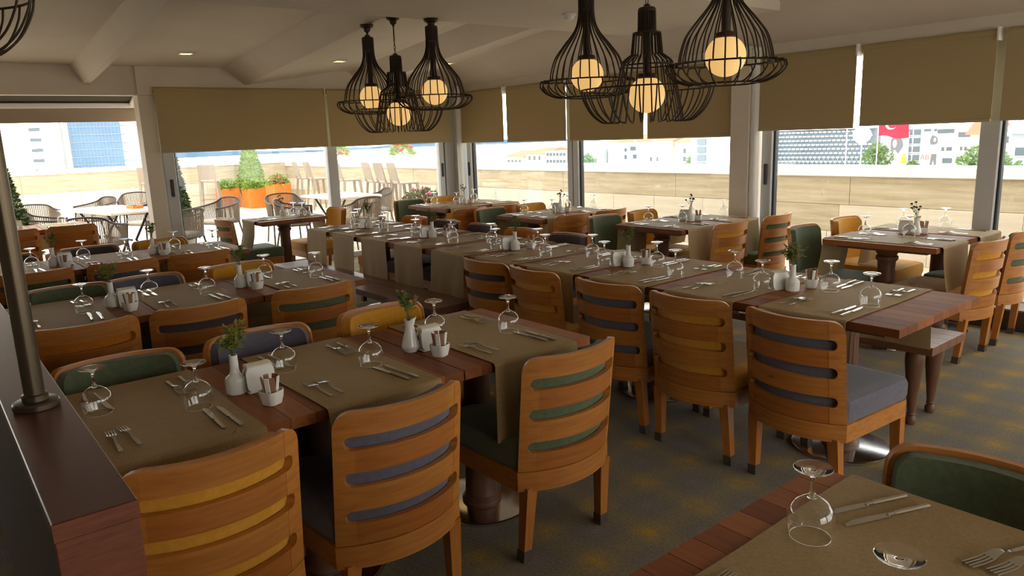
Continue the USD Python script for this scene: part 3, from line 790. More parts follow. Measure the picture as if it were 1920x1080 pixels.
# ------------------------------------------------------------------ long table across the room
LX0, LX1, LY0, LY1 = -6.66, -1.22, 2.93, 3.745
ORD = ["first", "second", "third", "fourth", "fifth", "sixth", "seventh", "eighth", "ninth", "tenth"]
for k in range(5):
    b = LX1 - 1.088 * k
    table("dining_table", f"brown stave-top table, {ORD[k]} from the right in the joined long table", b - 1.086, b, LY0, LY1, fluted=True, ped=[(b - 0.42, 3.36)] if k == 0 else [(b - 0.47, 3.36)], w=0.082, group="tables of the long table")
for k in range(10):
    c = -1.63 - 0.54 * k
    runner("y", c - 0.205, c + 0.205, LY0, LY1, 0.29, 0.29, f"olive brown cloth runner, {ORD[k]} from the right on the long table", "brown table runners", seed=20 + k)
    wine(c + 0.15, 3.235, f"nearer of two on {ORD[k]} runner from right, long table")
    wine(c - 0.13, 3.415, f"farther of two on {ORD[k]} runner from right, long table")
    place(c, LY0 + 0.035, 0, f"near edge of {ORD[k]} runner from right, long table")
    place(c, LY1 - 0.035, 180, f"far edge of {ORD[k]} runner from right, long table")
for k in range(5):
    condiments(-1.90 - 1.078 * k, 3.32, 0, "bottle", "upright" if k else "bushy", f"{ORD[k]} set from right on long table", bo=(0.025, 0.125), ho=(-0.075, -0.01), n_sachets=8 if k < 2 else 4, hr=70)
for k, (col, x) in enumerate([("blue", -1.55), ("yellow", -2.10), ("blue", -2.62), ("yellow", -3.18), ("purple", -3.66)]):
    chair(col, x, 3.03, 0, f"{ORD[k]} from right along near side of long table", "dining chairs")
for k, (col, x) in enumerate([("purple", -4.08), ("orange", -4.62), ("purple", -5.20), ("purple", -5.74), ("orange", -6.30)]):
    chair(col, x, 3.58, 180, f"{ORD[k]} from right along far side of long table", "dining chairs")


def bench(label, x0, x1, y0, y1, legs):
    t = thing("bench", label, "bench")
    n = 4
    for i in range(n):
        a, b = y0 + (y1 - y0) * i / n, y0 + (y1 - y0) * (i + 1) / n
        put(t, "seat_plank", rbox(x0, x1, a + 0.0002, b - 0.0002, 0.405, 0.45, 0.0015), M["bench_wood"])
    prof = [(0.0, 0.0), (0.022, 0.0), (0.026, 0.012), (0.027, 0.03), (0.018, 0.048), (0.022, 0.056), (0.018, 0.064), (0.024, 0.12), (0.036, 0.24), (0.046, 0.33), (0.047, 0.37), (0.040, 0.405), (0, 0.405)]
    for lx, ly in legs:
        put(t, "leg", moved(lathe(prof, 20), (lx, ly, 0)), M["table_dark"], 35)
    return t


bench("dark wooden bench along the near side of the long table, left end", -6.75, -4.02, 2.55, 2.90, [(-6.62, 2.62), (-6.62, 2.83), (-4.14, 2.62), (-4.14, 2.83)])
bench("dark wooden bench with turned legs at the right end of the long table", -3.5, -1.42, 3.80, 4.20, [(-1.53, 3.88), (-1.53, 4.12), (-3.4, 3.88), (-3.4, 4.12)])

# ------------------------------------------------------------------ window tables on the right (1 = nearest)
WT = [("nearest window table", -2.665, -1.90, 5.02, [("green", 5.27), ("yellow", 5.91)], [("yellow", 5.32), ("green", 5.90)], "dry"),
      ("second window table", -4.48, -3.75, 4.82, [("green", 4.97), ("yellow", 5.52)], [("yellow", 5.21), ("green", 5.88)], "dry"),
      ("third window table", -6.04, -5.33, 4.70, [("green", 4.85), ("yellow", 5.43)], [("yellow", 4.93), ("orange", 5.45)], "dry"),
      ("farthest window table", -7.95, -7.12, 4.80, [("green", 4.98), ("yellow", 5.50)], [("orange", 4.75), ("orange", 5.22)], "dry")]
for wi, (wn, x0, x1, y0, lc, rc, fl) in enumerate(WT):
    xc = (x0 + x1) / 2
    table("dining_table", f"front half of the {wn}, dark wooden top", x0, x1, y0, y0 + 0.545, ped=[(xc - 0.02, y0 + 0.22)], group="window tables")
    table("dining_table", f"rear half of the {wn}, dark wooden top", x0, x1, y0 + 0.55, y0 + 1.10, ped=[(xc + 0.08, y0 + 0.85)], group="window tables")
    for k, (r0, r1) in enumerate(((y0 + 0.05, y0 + 0.45), (y0 + 0.665, y0 + 1.06))):
        nm = ("front", "rear")[k]
        runner("x", r0, r1, x0, x1, 0.27, 0.30, f"olive brown cloth runner on the {nm} half of the {wn}", "brown table runners", seed=40 + wi * 2 + k, flare=0.03)
        wine(xc - 0.2, r0 + 0.20, f"left of two on the {nm} runner, {wn}")
        wine(xc + 0.03, r1 - 0.02, f"right of two on the {nm} runner, {wn}")
        place(x1 - 0.035, (r0 + r1) / 2, 90, f"right edge of {nm} runner, {wn}")
        place(x0 + 0.035, (r0 + r1) / 2, -90, f"left edge of {nm} runner, {wn}")
    condiments(xc + 0.03, y0 + 0.555, 0, "jug" if wi == 0 else "bottle", fl, f"middle of the {wn}", n_sachets=4, bo=(0.01, 0.09), ho=(-0.09, 0.03), hr=20)
    for k, (col, y) in enumerate(lc):
        chair(col, x0 + 0.01, y, -90, f"{('front', 'rear')[k]} left of the {wn}", "dining chairs")
    for k, (col, y) in enumerate(rc):
        chair(col, (x1 - 0.09) if wi != 3 else -6.85, y, 90, f"{('front', 'rear')[k]} right of the {wn}", "dining chairs")

# ------------------------------------------------------------------ small table by the terrace doors
table("dining_table", "small dark table by the terrace doors, one runner over its left end", -8.30, -7.74, 2.85, 3.62, group=None, ped=[(-8.02, 3.22)])
runner("y", -8.22, -7.86, 2.85, 3.62, 0.30, 0.30, "olive brown cloth runner hanging off the small table by terrace doors", "brown table runners", seed=61, flare=0.06)
condiments(-8.22, 3.30, 0, "bottle", "dry", "small table by the terrace doors", n_sachets=4, bo=(0.12, 0.24), ho=(0.06, 0.17), hr=10)
wine(-8.10, 3.38, "left of two on the small table by the terrace doors")
wine(-7.95, 3.42, "right of two on the small table by the terrace doors")
place(-8.04, 3.585, 180, "right end of the small table by terrace doors", spread=0.13)
place(-8.04, 2.885, 0, "left end of the small table by terrace doors", spread=0.13)
chair("green", -8.02, 2.86, 0, "left end of the small table by terrace doors", "dining chairs")
chair("yellow", -8.06, 3.60, 180, "right end of the small table by terrace doors", "dining chairs")

# ------------------------------------------------------------------ table in the open doorway at far left
table("dining_table", "dark table standing in the open doorway at far left", -10.02, -9.28, 0.45, 1.55, group=None, ped=[(-9.65, 0.9)])
runner("x", 0.55, 0.97, -10.02, -9.28, 0.28, 0.28, "olive brown cloth runner on left of doorway table", "brown table runners", seed=70)
runner("x", 1.08, 1.50, -10.02, -9.28, 0.28, 0.28, "olive brown cloth runner on right of doorway table", "brown table runners", seed=71)
condiments(-9.62, 0.80, 0, "bottle", "upright", "doorway table at far left", n_sachets=4)
wine(-9.84, 1.33, "right of two on the doorway table at far left")
wine(-9.80, 0.66, "left of two on the doorway table at far left")
for a in (0.76, 1.29):
    place(-9.315, a, 90, f"near edge of {'left' if a < 1 else 'right'} runner, doorway table")
    place(-9.985, a, -90, f"far edge of {'left' if a < 1 else 'right'} runner, doorway table")
chair("orange", -9.30, 0.76, 90, "left of two in front of the doorway table", "dining chairs")
chair("orange", -9.30, 1.31, 90, "right of two in front of the doorway table", "dining chairs")

# ------------------------------------------------------------------ table at the bottom right
table("dining_table", "brown stave-top table corner at the bottom right of the photo", -0.83, -0.05, 0.40, 1.585, group=None, ped=[(-0.44, 0.95)])
runner("y", -0.745, -0.30, 0.40, 1.585, 0.25, 0.25, "olive brown cloth runner on the table at bottom right", "brown table runners", seed=80)
wine(-0.672, 1.275, "nearer the wooden edge on the bottom right table")
wine(-0.43, 1.09, "cut by the bottom edge on the bottom right table")
for src, nm, lab, x, y, rz in ((src_knife, "table_knife", "steel knife, left of two by the green chair, bottom right table", -0.655, 1.475, 158), (src_knife, "table_knife", "steel knife, right of two by the green chair, bottom right table", -0.605, 1.465, 158),
                               (src_fork, "fork", "steel fork, left of two at right edge, bottom right table", -0.40, 1.47, 160), (src_fork, "fork", "steel fork, right of two at right edge, bottom right table", -0.362, 1.475, 160),
                               (src_fork, "fork", "steel fork at the wooden left edge, bottom right table", -0.70, 0.97, 0)):
    copy(src, nm, lab, "fork" if nm == "fork" else "knife", (x, y, 0.7548), rz, "cutlery on the bottom right table")
chair("green", -0.50, 1.44, 180, "at bottom right table, its pad facing the camera", "dining chairs")


# ------------------------------------------------------------------ pendant lamps
def cage(profile, n, wire, rings):
    ms = []
    p = np.array(profile)
    for k in range(n):
        a = 2 * PI * k / n
        ms.append(tube(np.stack([p[:, 0] * math.cos(a), p[:, 0] * math.sin(a), p[:, 1]], 1), wire, 5))
    ms += [ring(r, z, wire * 1.15) for r, z in rings]
    return cat_mesh(*ms)


def bez(pts, n=5):
    """Smooth the inside of a polyline by Catmull-Rom."""
    p = np.array(pts, float)
    q = np.vstack([2 * p[0] - p[1], p, 2 * p[-1] - p[-2]])
    out = []
    for i in range(1, len(q) - 2):
        for t in np.linspace(0, 1, n, endpoint=False):
            out.append(0.5 * (2 * q[i] + (q[i + 1] - q[i - 1]) * t + (2 * q[i - 1] - 5 * q[i] + 4 * q[i + 1] - q[i + 2]) * t * t + (3 * q[i] - q[i - 1] - 3 * q[i + 1] + q[i + 2]) * t ** 3))
    return np.vstack([out, p[-1]])


ONION = np.vstack([bez([(0.047, 0.50), (0.050, 0.36), (0.078, 0.27), (0.150, 0.18), (0.208, 0.10), (0.236, 0.01), (0.240, -0.03)]), [(0.241, -0.034), (0.300, -0.036)], bez([(0.302, -0.040), (0.306, -0.068), (0.272, -0.105), (0.215, -0.132), (0.165, -0.140)], 3)])
SKIRT = np.vstack([[(0.048, 0.465), (0.050, 0.352), (0.078, 0.345), (0.090, 0.225)], bez([(0.098, 0.222), (0.140, 0.190), (0.150, 0.165)], 3), [(0.215, -0.150)], bez([(0.225, -0.156), (0.270, -0.148), (0.330, -0.095), (0.372, -0.020), (0.386, 0.035)], 4)])


def pendant(kind, x, y, zg, ztop, label):
    t = thing("pendant_lamp", label, "lamp", (x, y, zg), group="wire cage pendant lamps")
    h = ztop - zg
    if kind == "onion":
        put(t, "wire_cage", cage(ONION, 26, 0.0042, [(0.165, -0.140), (0.241, -0.034)]), M["iron"], True)
        put(t, "cap", lathe([(0, 0.535), (0.02, 0.533), (0.024, 0.52), (0.048, 0.512), (0.052, 0.50), (0.052, 0.488), (0.046, 0.485), (0.044, 0.40), (0, 0.40)], 28), M["iron"], 35)
        zc, y0 = 0.535, 0.36
    else:
        put(t, "wire_cage", cage(SKIRT, 26, 0.0042, [(0.386, 0.035), (0.150, 0.165), (0.079, 0.345)]), M["iron"], True)
        put(t, "cap", lathe([(0, 0.505), (0.016, 0.503), (0.02, 0.492), (0.046, 0.484), (0.052, 0.474), (0.052, 0.462), (0.046, 0.46), (0.046, 0.36), (0, 0.36)], 28), M["iron"], 35)
        zc, y0 = 0.505, 0.36
    put(t, "socket_tube", lathe([(0.024, y0 + 0.03), (0.024, 0.125), (0.052, 0.118), (0.056, 0.098), (0.050, 0.090), (0, 0.090)], 28), M["iron"], 35)
    put(t, "globe", trimesh.creation.icosphere(3, 0.105), M["globe"], True, label="glowing warm white glass globe")
    # hanger: short rod, chain links, canopy
    cz = h
    put(t, "canopy", lathe([(0, cz), (0.058, cz), (0.060, cz - 0.010), (0.052, cz - 0.024), (0.030, cz - 0.036), (0.028, cz - 0.055), (0.014, cz - 0.066), (0.006, cz - 0.085), (0, cz - 0.085)], 28), M["iron"], 35)
    gap = cz - 0.08 - zc
    if gap > 0.14:
        links, z, k = [], zc - 0.004, 0
        n = max(2, int(min(gap * 0.6, 0.9) / 0.034))
        for k in range(n):
            a = np.arange(14) * 2 * PI / 14
            loop = np.stack([0.0085 * np.cos(a), np.zeros(14), 0.021 * np.sin(a)], 1)
            if k % 2:
                loop = loop[:, [1, 0, 2]]
            links.append(tube(loop + [0, 0, z + 0.02 + k * 0.034], 0.0026, 5, closed=True))
        put(t, "chain", cat_mesh(*links), M["iron"], True)
        z = zc + n * 0.034
        put(t, "rod", tube([(0, 0, z), (0, 0, cz - 0.07)], 0.006, 8), M["iron"], True)
    else:
        put(t, "rod", tube([(0, 0, zc - 0.01), (0, 0, cz - 0.07)], 0.007, 8), M["iron"], True)
    return t


pendant("onion", -6.05, 3.35, 1.935, 2.555, "onion-shaped wire cage lamp, left of the far cluster")
pendant("skirt", -5.75, 3.44, 1.780, 2.585, "stepped wire cage lamp, lowest and middle of the far cluster")
pendant("onion", -5.23, 3.48, 1.930, 2.50, "onion-shaped wire cage lamp, right of the far cluster")
pendant("onion", -3.50, 3.51, 1.920, 2.96, "onion-shaped wire cage lamp, left of the near cluster")
pendant("skirt", -2.95, 3.45, 1.760, 3.02, "stepped wire cage lamp, lowest and middle of the near cluster")
pendant("onion", -2.40, 3.43, 1.920, 3.08, "onion-shaped wire cage lamp, right of the near cluster")
pendant("skirt", -3.16, 0.06, 2.04, 2.95, "wire cage lamp whose rim shows at the top left corner")

for x, y, z, lab in ((-8.42, 2.50, 2.531, "left of three"), (-8.10, 4.10, 2.475, "middle of three"), (-7.95, 5.50, 2.48, "right of three, behind the far lamps")):
    t = thing("downlight", f"small square recessed ceiling light glowing yellow, {lab}", "ceiling light", (x, y, z), group="recessed ceiling lights")
    put(t, "trim_frame", cat_mesh(rbox(-0.07, 0.07, -0.07, -0.055, -0.012, 0.03, 0.002), rbox(-0.07, 0.07, 0.055, 0.07, -0.012, 0.03, 0.002), rbox(-0.07, -0.055, -0.055, 0.055, -0.012, 0.03, 0.002), rbox(0.055, 0.07, -0.055, 0.055, -0.012, 0.03, 0.002)), M["white_paint"])
    put(t, "lens", box(-0.055, 0.055, -0.055, 0.055, -0.008, 0.02), M["bulb"], False, label="glowing yellow lens")
sd = thing("smoke_detector", "round white smoke detector on the ceiling soffit", "smoke detector", (-4.54, 4.36, 2.5))
put(sd, "base", lathe([(0, 0), (0.055, 0), (0.055, -0.012), (0.048, -0.018), (0, -0.018)], 28), M["white_paint"], 35)
put(sd, "sensor", lathe([(0.040, -0.017), (0.038, -0.040), (0.028, -0.048), (0, -0.048)], 28), M["white_paint"], 35)

# ------------------------------------------------------------------ terrace
PY = 8.5                      # inner face of the right-hand parapet
XP = -20.6                    # inner face of the far-left parapet
struct("terrace_floor", cat_mesh(box(XP, XL - 0.05, -8, PY, -0.12, -0.02), box(XL - 0.05, 4, YR, PY, -0.12, -0.02), box(XB, 9, -12, PY, -0.12, -0.02), box(XP, XB, -12, YB, -0.12, -0.02)), M["paving"])


def parapet(name, axis, a0, a1, at, ztop, label, slab=0.95):
    w = thing(name, label, "parapet", kind="structure")
    B = (lambda u0, u1, d0, d1, c0, c1, c=0.004: rbox(u0, u1, at + d0, at + d1, c0, c1, c)) if axis == "x" else (lambda u0, u1, d0, d1, c0, c1, c=0.004: rbox(at - d1, at - d0, u0, u1, c0, c1, c))
    put(w, "core", B(a0, a1, 0.02, 0.36, -0.1, ztop, 0.001), M["joint"])
    put(w, "coping", B(a0, a1, -0.03, 0.42, ztop, ztop + 0.115, 0.01), M["white_stone"])
    r = random.Random(11)
    rows = [(-0.02, 0.30), (0.30, 0.62), (0.62, ztop)]
    for k, (c0, c1) in enumerate(rows):
        u = a0 - r.uniform(0, slab)
        while u < a1:
            L = slab * r.uniform(0.8, 1.25) * (2.2 if k == 2 else 1.0)
            e = min(u + L, a1)
            if e - max(u, a0) > 0.05:
                put(w, "stone_slab", B(max(u, a0) + 0.002, e - 0.002, -0.002 + r.uniform(0, 0.004), 0.025, c0 + 0.002, c1 - 0.002, 0.002), M["travertine" if k == 2 or r.random() < 0.2 else "travertine_b"])
            u += L


parapet("parapet", "x", XP - 0.4, 4.0, PY, 0.95, "long travertine parapet with white coping beyond the right windows")
parapet("parapet", "y", -6.0, PY, XP, 1.05, "travertine parapet with white coping across the left terrace")


def foliage(fn, n, size, seed, flat=0.5):
    """n leaf blades at points fn(rng) -> (point, outward direction)."""
    r = np.random.default_rng(seed)
    V, F = [], []
    for i in range(n):
        p, d = fn(r)
        d = d + r.normal(0, flat, 3)
        d /= np.linalg.norm(d)
        s = np.cross(d, r.normal(0, 1, 3))
        s /= np.linalg.norm(s)
        L = size * r.uniform(0.6, 1.3)
        o = len(V) * 4
        V.append(np.array([p, p + d * L * 0.5 + s * L * 0.3, p + d * L, p + d * L * 0.5 - s * L * 0.3]))
        F.append([(o, o + 1, o + 2), (o, o + 2, o + 3)])
    return trimesh.Trimesh(np.vstack(V), np.vstack(F), process=False)


def cone_pts(h, r0, r1=0.02, power=0.9):
    def fn(r):
        t = r.uniform(0, 1) ** 0.75
        t = 1 - t
        rad = (r0 + (r1 - r0) * t ** power) * (0.75 + 0.25 * math.sqrt(r.uniform(0, 1)))
        a = r.uniform(0, 2 * PI)
        return np.array([rad * math.cos(a), rad * math.sin(a), h * t]), np.array([math.cos(a), math.sin(a), 0.35])
    return fn


def blob_pts(rx, ry, rz):
    def fn(r):
        d = r.normal(0, 1, 3)
        d /= np.linalg.norm(d)
        d[2] = abs(d[2]) * 1.0
        return d * [rx, ry, rz] * r.uniform(0.7, 1.0), d
    return fn


def topiary(x, y, h, r, pot_h, pot, label, leaf="boxwood", n=2600, size=0.05, seed=1):
    t = thing("topiary", label, "shrub", (x, y, -0.02))
    put(t, "pot", cat_mesh(lathe([(0, 0), (r * 0.62, 0), (r * 0.78, pot_h), (r * 0.70, pot_h), (r * 0.66, pot_h - 0.04), (0, pot_h - 0.04)], 24)), M[pot], 35)
    put(t, "trunk", tube([(0, 0, pot_h - 0.05), (0, 0, pot_h + h * 0.8)], 0.02, 6), M["bark"], True)
    core = lathe([(0, 0.0), (r * 0.74, 0.03), (r * 0.6, h * 0.3), (r * 0.25, h * 0.75), (0, h * 0.95)], 16)
    put(t, "foliage", moved(cat_mesh(core, foliage(cone_pts(h, r), n, size, seed)), (0, 0, pot_h)), M[leaf], False, kind="stuff")
    return t


topiary(-11.0, 0.86, 1.50, 0.38, 0.30, "grey_pot", "dark green cone topiary outside the far left doorway", n=3600, seed=2)
topiary(-11.1, 2.93, 1.28, 0.24, 0.30, "grey_pot", "dark green cone topiary just outside the sliding door, left", n=2600, seed=3)
topiary(-20.0, 7.25, 1.62, 0.42, 0.42, "terracotta", "sunlit green cone topiary among orange planters at the terrace end", leaf="bright_leaf", n=2600, size=0.06, seed=4)


def planter(x, y, w, d, h, label, flowers=None, leaf="bright_leaf", seed=5, pot="terracotta", sh=0.24, z=-0.02):
    t = thing("planter", label, "planter", (x, y, z))
    n = max(3, int(w / 0.13))
    for i in range(n):
        a, b = -w / 2 + w * i / n, -w / 2 + w * (i + 1) / n
        for s in (-1, 1):
            put(t, "plank", rbox(a + 0.002, b - 0.002, s * d / 2 - 0.012, s * d / 2 + 0.012, 0.0, h, 0.003), M[pot])
    for s in (-1, 1):
        put(t, "end_board", rbox(s * w / 2 - 0.012, s * w / 2 + 0.012, -d / 2, d / 2, 0.0, h, 0.003), M[pot])
    put(t, "soil", box(-w / 2 + 0.01, w / 2 - 0.01, -d / 2 + 0.01, d / 2 - 0.01, 0.02, h - 0.03), M["bark"], False)
    put(t, "leaf", moved(foliage(blob_pts(w * 0.56, d * 0.6, sh), 700, 0.07, seed), (0, 0, h - 0.03)), M[leaf], False, kind="stuff")
    if flowers:
        r = np.random.default_rng(seed)
        fs = []
        for k in range(22):
            p, dd = blob_pts(w * 0.56, d * 0.6, sh * 1.1)(r)
            f = trimesh.creation.icosphere(1, r.uniform(0.025, 0.04))
            f.apply_translation(p + [0, 0, h])
            fs.append(f)
        put(t, "blossom", cat_mesh(*fs), M[flowers], True)
    return t


planter(-19.9, 6.55, 0.62, 0.40, 0.50, "orange wooden planter of bright leaves, leftmost of three", seed=21)
planter(-19.1, 6.95, 0.62, 0.40, 0.50, "orange wooden planter of bright leaves, middle of three", seed=22)
planter(-18.2, 7.25, 0.62, 0.40, 0.62, "orange wooden planter of bright leaves, rightmost of three", seed=23, flowers="petal_red")
planter(-11.6, 7.35, 1.2, 0.45, 0.36, "low planter of pink flowers outside the corner window", flowers="petal_pink", leaf="boxwood", seed=24, pot="grey_pot", sh=0.34)
for x, lab, sd_ in ((-14.46, "right of two", 31), (-17.6, "left of two", 32)):
    t = thing("flower_pot", f"white pot of red flowers on the parapet, {lab}", "flower pot", (x, PY + 0.16, 1.068))
    put(t, "pot", lathe([(0, 0), (0.09, 0), (0.13, 0.17), (0.135, 0.19), (0.12, 0.19), (0.11, 0.15), (0, 0.15)], 24), M["white_pot"], 35)
    put(t, "leaf", moved(foliage(blob_pts(0.34, 0.24, 0.24), 380, 0.08, sd_), (0, 0, 0.17)), M["bright_leaf"], False, kind="stuff")
    r = np.random.default_rng(sd_)
    fs = []
    for k in range(12):
        p, dd = blob_pts(0.36, 0.25, 0.30)(r)
        f = trimesh.creation.icosphere(1, 0.04)
        f.apply_translation(p + [0, 0, 0.19])
        fs.append(f)
    put(t, "blossom", cat_mesh(*fs), M["petal_red"], True)

# bar stools of taupe resin
src_stool = source("bar_stool_pattern")
sp_ = str(src_stool.GetPath())
put(sp_, "seat", rbox(-0.21, 0.21, -0.20, 0.21, 0.72, 0.755, 0.012), M["rattan"])
bk = Manifold.extrude(rect_cs(0.40, 0.36, 0.03, 4, 0, 0.965), 0.02).refine_to_length(0.06)
put(sp_, "backrest", bk.warp_batch(lambda p: np.stack([p[:, 0], -0.205 - 0.22 * (p[:, 1] - 0.75) - p[:, 2] + 0.25 * p[:, 0] ** 2, p[:, 1]], 1)), M["rattan"])
for sx in (-1, 1):
    put(sp_, "back_post", bar((sx * 0.185, -0.20, 0.74), (sx * 0.185, -0.225, 0.82), 0.035), M["rattan"])
    put(sp_, "leg", bar((sx * 0.185, -0.18, 0.73), (sx * 0.225, -0.25, 0.0), 0.05, 0.034), M["rattan"])
    put(sp_, "leg", bar((sx * 0.185, 0.185, 0.73), (sx * 0.225, 0.225, 0.0), 0.05, 0.034), M["rattan"])
    put(sp_, "footrest", bar((sx * 0.215, -0.235, 0.26), (sx * 0.215, 0.215, 0.26), 0.02) if False else rbox(sx * 0.215 - 0.012, sx * 0.215 + 0.012, -0.23, 0.21, 0.25, 0.275, 0.004), M["rattan"])
put(sp_, "footrest", rbox(-0.215, 0.215, 0.195, 0.219, 0.25, 0.275, 0.004), M["rattan"])
for x, y, rz, lab in ((-19.4, 5.95, 65, "alone in front of the white parapet, left of the planters"), (-20.1, 4.75, 60, "leftmost, half hidden by the topiary at the sliding door"),
                      (-17.55, 7.75, -8, "third from left, just right of the sunlit topiary"), (-16.9, 7.75, -4, "fourth from left, right of the sunlit topiary"),
                      (-15.3, 7.75, -6, "seen right of the middle door frame"), (-13.95, 7.75, -6, "left of three together at the parapet"),
                      (-13.35, 7.70, -4, "middle of three together at the parapet"), (-12.85, 7.72, -8, "right of three together at the parapet")):
    copy(src_stool, "bar_stool", f"taupe resin bar stool, {lab}", "stool", (x, y, -0.02), rz, "taupe bar stools on the terrace")

# corded outdoor armchairs
src_arm = source("outdoor_armchair_pattern")
ap = str(src_arm.GetPath())
top_rail = [(-0.27, 0.22, 0.64), (-0.285, 0.0, 0.66), (-0.27, -0.20, 0.70), (-0.20, -0.27, 0.76), (0.0, -0.29, 0.78), (0.20, -0.27, 0.76), (0.27, -0.20, 0.70), (0.285, 0.0, 0.66), (0.27, 0.22, 0.64)]
tr = bez(top_rail, 4)
put(ap, "top_rail", tube(tr, 0.013, 6), M["black_tube"], True)
low = tr * [0.92, 0.92, 0] + [0, 0, 0.40]
put(ap, "seat_rail", tube(np.vstack([low, low[:1]]), 0.012, 6), M["black_tube"], True)
cords = []
for i in range(0, len(tr) * 2 - 1):
    f_ = i / 2
    j = int(f_)
    a = tr[j] if f_ == j else (tr[j] + tr[min(j + 1, len(tr) - 1)]) / 2
    b = low[j] if f_ == j else (low[j] + low[min(j + 1, len(tr) - 1)]) / 2
    cords.append(tube([a, b], 0.0065, 4))
put(ap, "cord", cat_mesh(*cords), M["cord"], True, kind="stuff")
put(ap, "cushion", rbox(-0.235, 0.235, -0.24, 0.23, 0.40, 0.455, 0.02), M["cushion"], 40)
for sx in (-1, 1):
    put(ap, "leg", tube([(sx * 0.25, 0.20, 0.64), (sx * 0.25, 0.22, 0.40), (sx * 0.27, 0.26, 0.0)], 0.012, 6), M["black_tube"], True)
    put(ap, "leg", tube([(sx * 0.24, -0.20, 0.42), (sx * 0.27, -0.29, 0.0)], 0.012, 6), M["black_tube"], True)
ARM = [(-10.55, 1.80, 55, "black corded chair back nearest the doorway, by the white table"), (-10.55, 2.75, 120, "right of the white-topped terrace table"), (-12.2, 1.45, -20, "left of the white-topped terrace table"),
       (-12.9, 2.95, 200, "behind the white-topped terrace table"), (-12.0, 0.95, 20, "behind the doorway table, beside the cone topiary"), (-13.2, 0.80, -60, "second behind the doorway table"),
       (-14.2, 1.6, 70, "sunlit, left of centre in the far left opening"), (-14.6, 2.5, 200, "sunlit, centre of the far left opening"), (-15.4, 1.3, 10, "sunlit, farthest left in the opening"),
       (-15.3, 3.3, 250, "sunlit, right in the far left opening"), (-12.0, 3.75, 200, "just right of the dark topiary by the sliding door"), (-10.6, 4.45, -30, "dark, before the terrace table seen through the middle door"),
       (-11.7, 4.75, -100, "light-backed, left of the second terrace table"), (-9.95, 5.15, 100, "right of the second terrace table, near the glass"), (-11.3, 6.15, 170, "behind the second terrace table")]
for x, y, rz, lab in ARM:
    copy(src_arm, "outdoor_armchair", f"corded terrace armchair, {lab}" if not lab.startswith("black") else lab, "chair", (x, y, -0.02), rz, "corded terrace armchairs")


def terrace_table(x0, x1, y0, y1, rz, label):
    cx, cy = (x0 + x1) / 2, (y0 + y1) / 2
    t = thing("terrace_table", label, "table", (cx, cy, -0.02), rz)
    w, d = (x1 - x0) / 2, (y1 - y0) / 2
    put(t, "top", rbox(-w, w, -d, d, 0.735, 0.77, 0.006), M["cream_top"])
    for s in (-1, 1):
        put(t, "leg", cat_mesh(tube([(s * w * 0.55, -0.25, 0.0), (s * w * 0.55, -0.06, 0.35), (s * w * 0.55, -0.28, 0.735)], 0.018, 6), tube([(s * w * 0.55, 0.25, 0.0), (s * w * 0.55, 0.06, 0.35), (s * w * 0.55, 0.28, 0.735)], 0.018, 6)), M["black_tube"], True)
    put(t, "stretcher", tube([(-w * 0.55, 0, 0.35), (w * 0.55, 0, 0.35)], 0.014, 6), M["black_tube"], True)


terrace_table(-12.45, -10.85, 1.85, 2.60, 12, "cream-topped terrace table in the sun, seen through the doorway")
terrace_table(-11.3, -10.1, 4.85, 5.65, 0, "cream-topped terrace table seen through the middle sliding door")
tb = thing("wooden_tray", "small orange wooden tray on the cream terrace table", "tray", (-11.4, 2.45, 0.75), 12)
put(tb, "tray_base", rbox(-0.11, 0.11, -0.07, 0.07, 0.0, 0.012, 0.003), M["terracotta"])
put(tb, "tray_rim", cat_mesh(rbox(-0.11, 0.11, -0.07, -0.06, 0.01, 0.04, 0.002), rbox(-0.11, 0.11, 0.06, 0.07, 0.01, 0.04, 0.002), rbox(-0.11, -0.10, -0.07, 0.07, 0.01, 0.04, 0.002), rbox(0.10, 0.11, -0.07, 0.07, 0.01, 0.04, 0.002)), M["terracotta"])

# awning over the doorway at the left
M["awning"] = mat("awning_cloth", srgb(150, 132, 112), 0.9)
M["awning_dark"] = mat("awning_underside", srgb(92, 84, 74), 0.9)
aw = thing("awning", "retracted beige awning with pale front rail above the left doorway", "awning")
put(aw, "valance", rbox(-10.26, -10.23, -3.0, 2.42, 1.90, 2.06, 0.004), M["awning"])
put(aw, "front_rail", rbox(-10.30, -10.18, -3.0, 2.42, 2.06, 2.12, 0.01), M["white_paint"])
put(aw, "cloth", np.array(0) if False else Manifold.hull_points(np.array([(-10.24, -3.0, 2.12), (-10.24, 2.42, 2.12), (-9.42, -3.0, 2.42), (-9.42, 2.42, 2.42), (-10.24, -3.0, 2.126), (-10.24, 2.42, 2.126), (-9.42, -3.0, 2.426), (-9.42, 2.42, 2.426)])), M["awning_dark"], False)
for y in (-2.8, 2.3):
    put(aw, "arm", tube([(-9.42, y, 2.36), (-10.22, y, 2.09)], 0.02, 8), M["white_paint"], True)

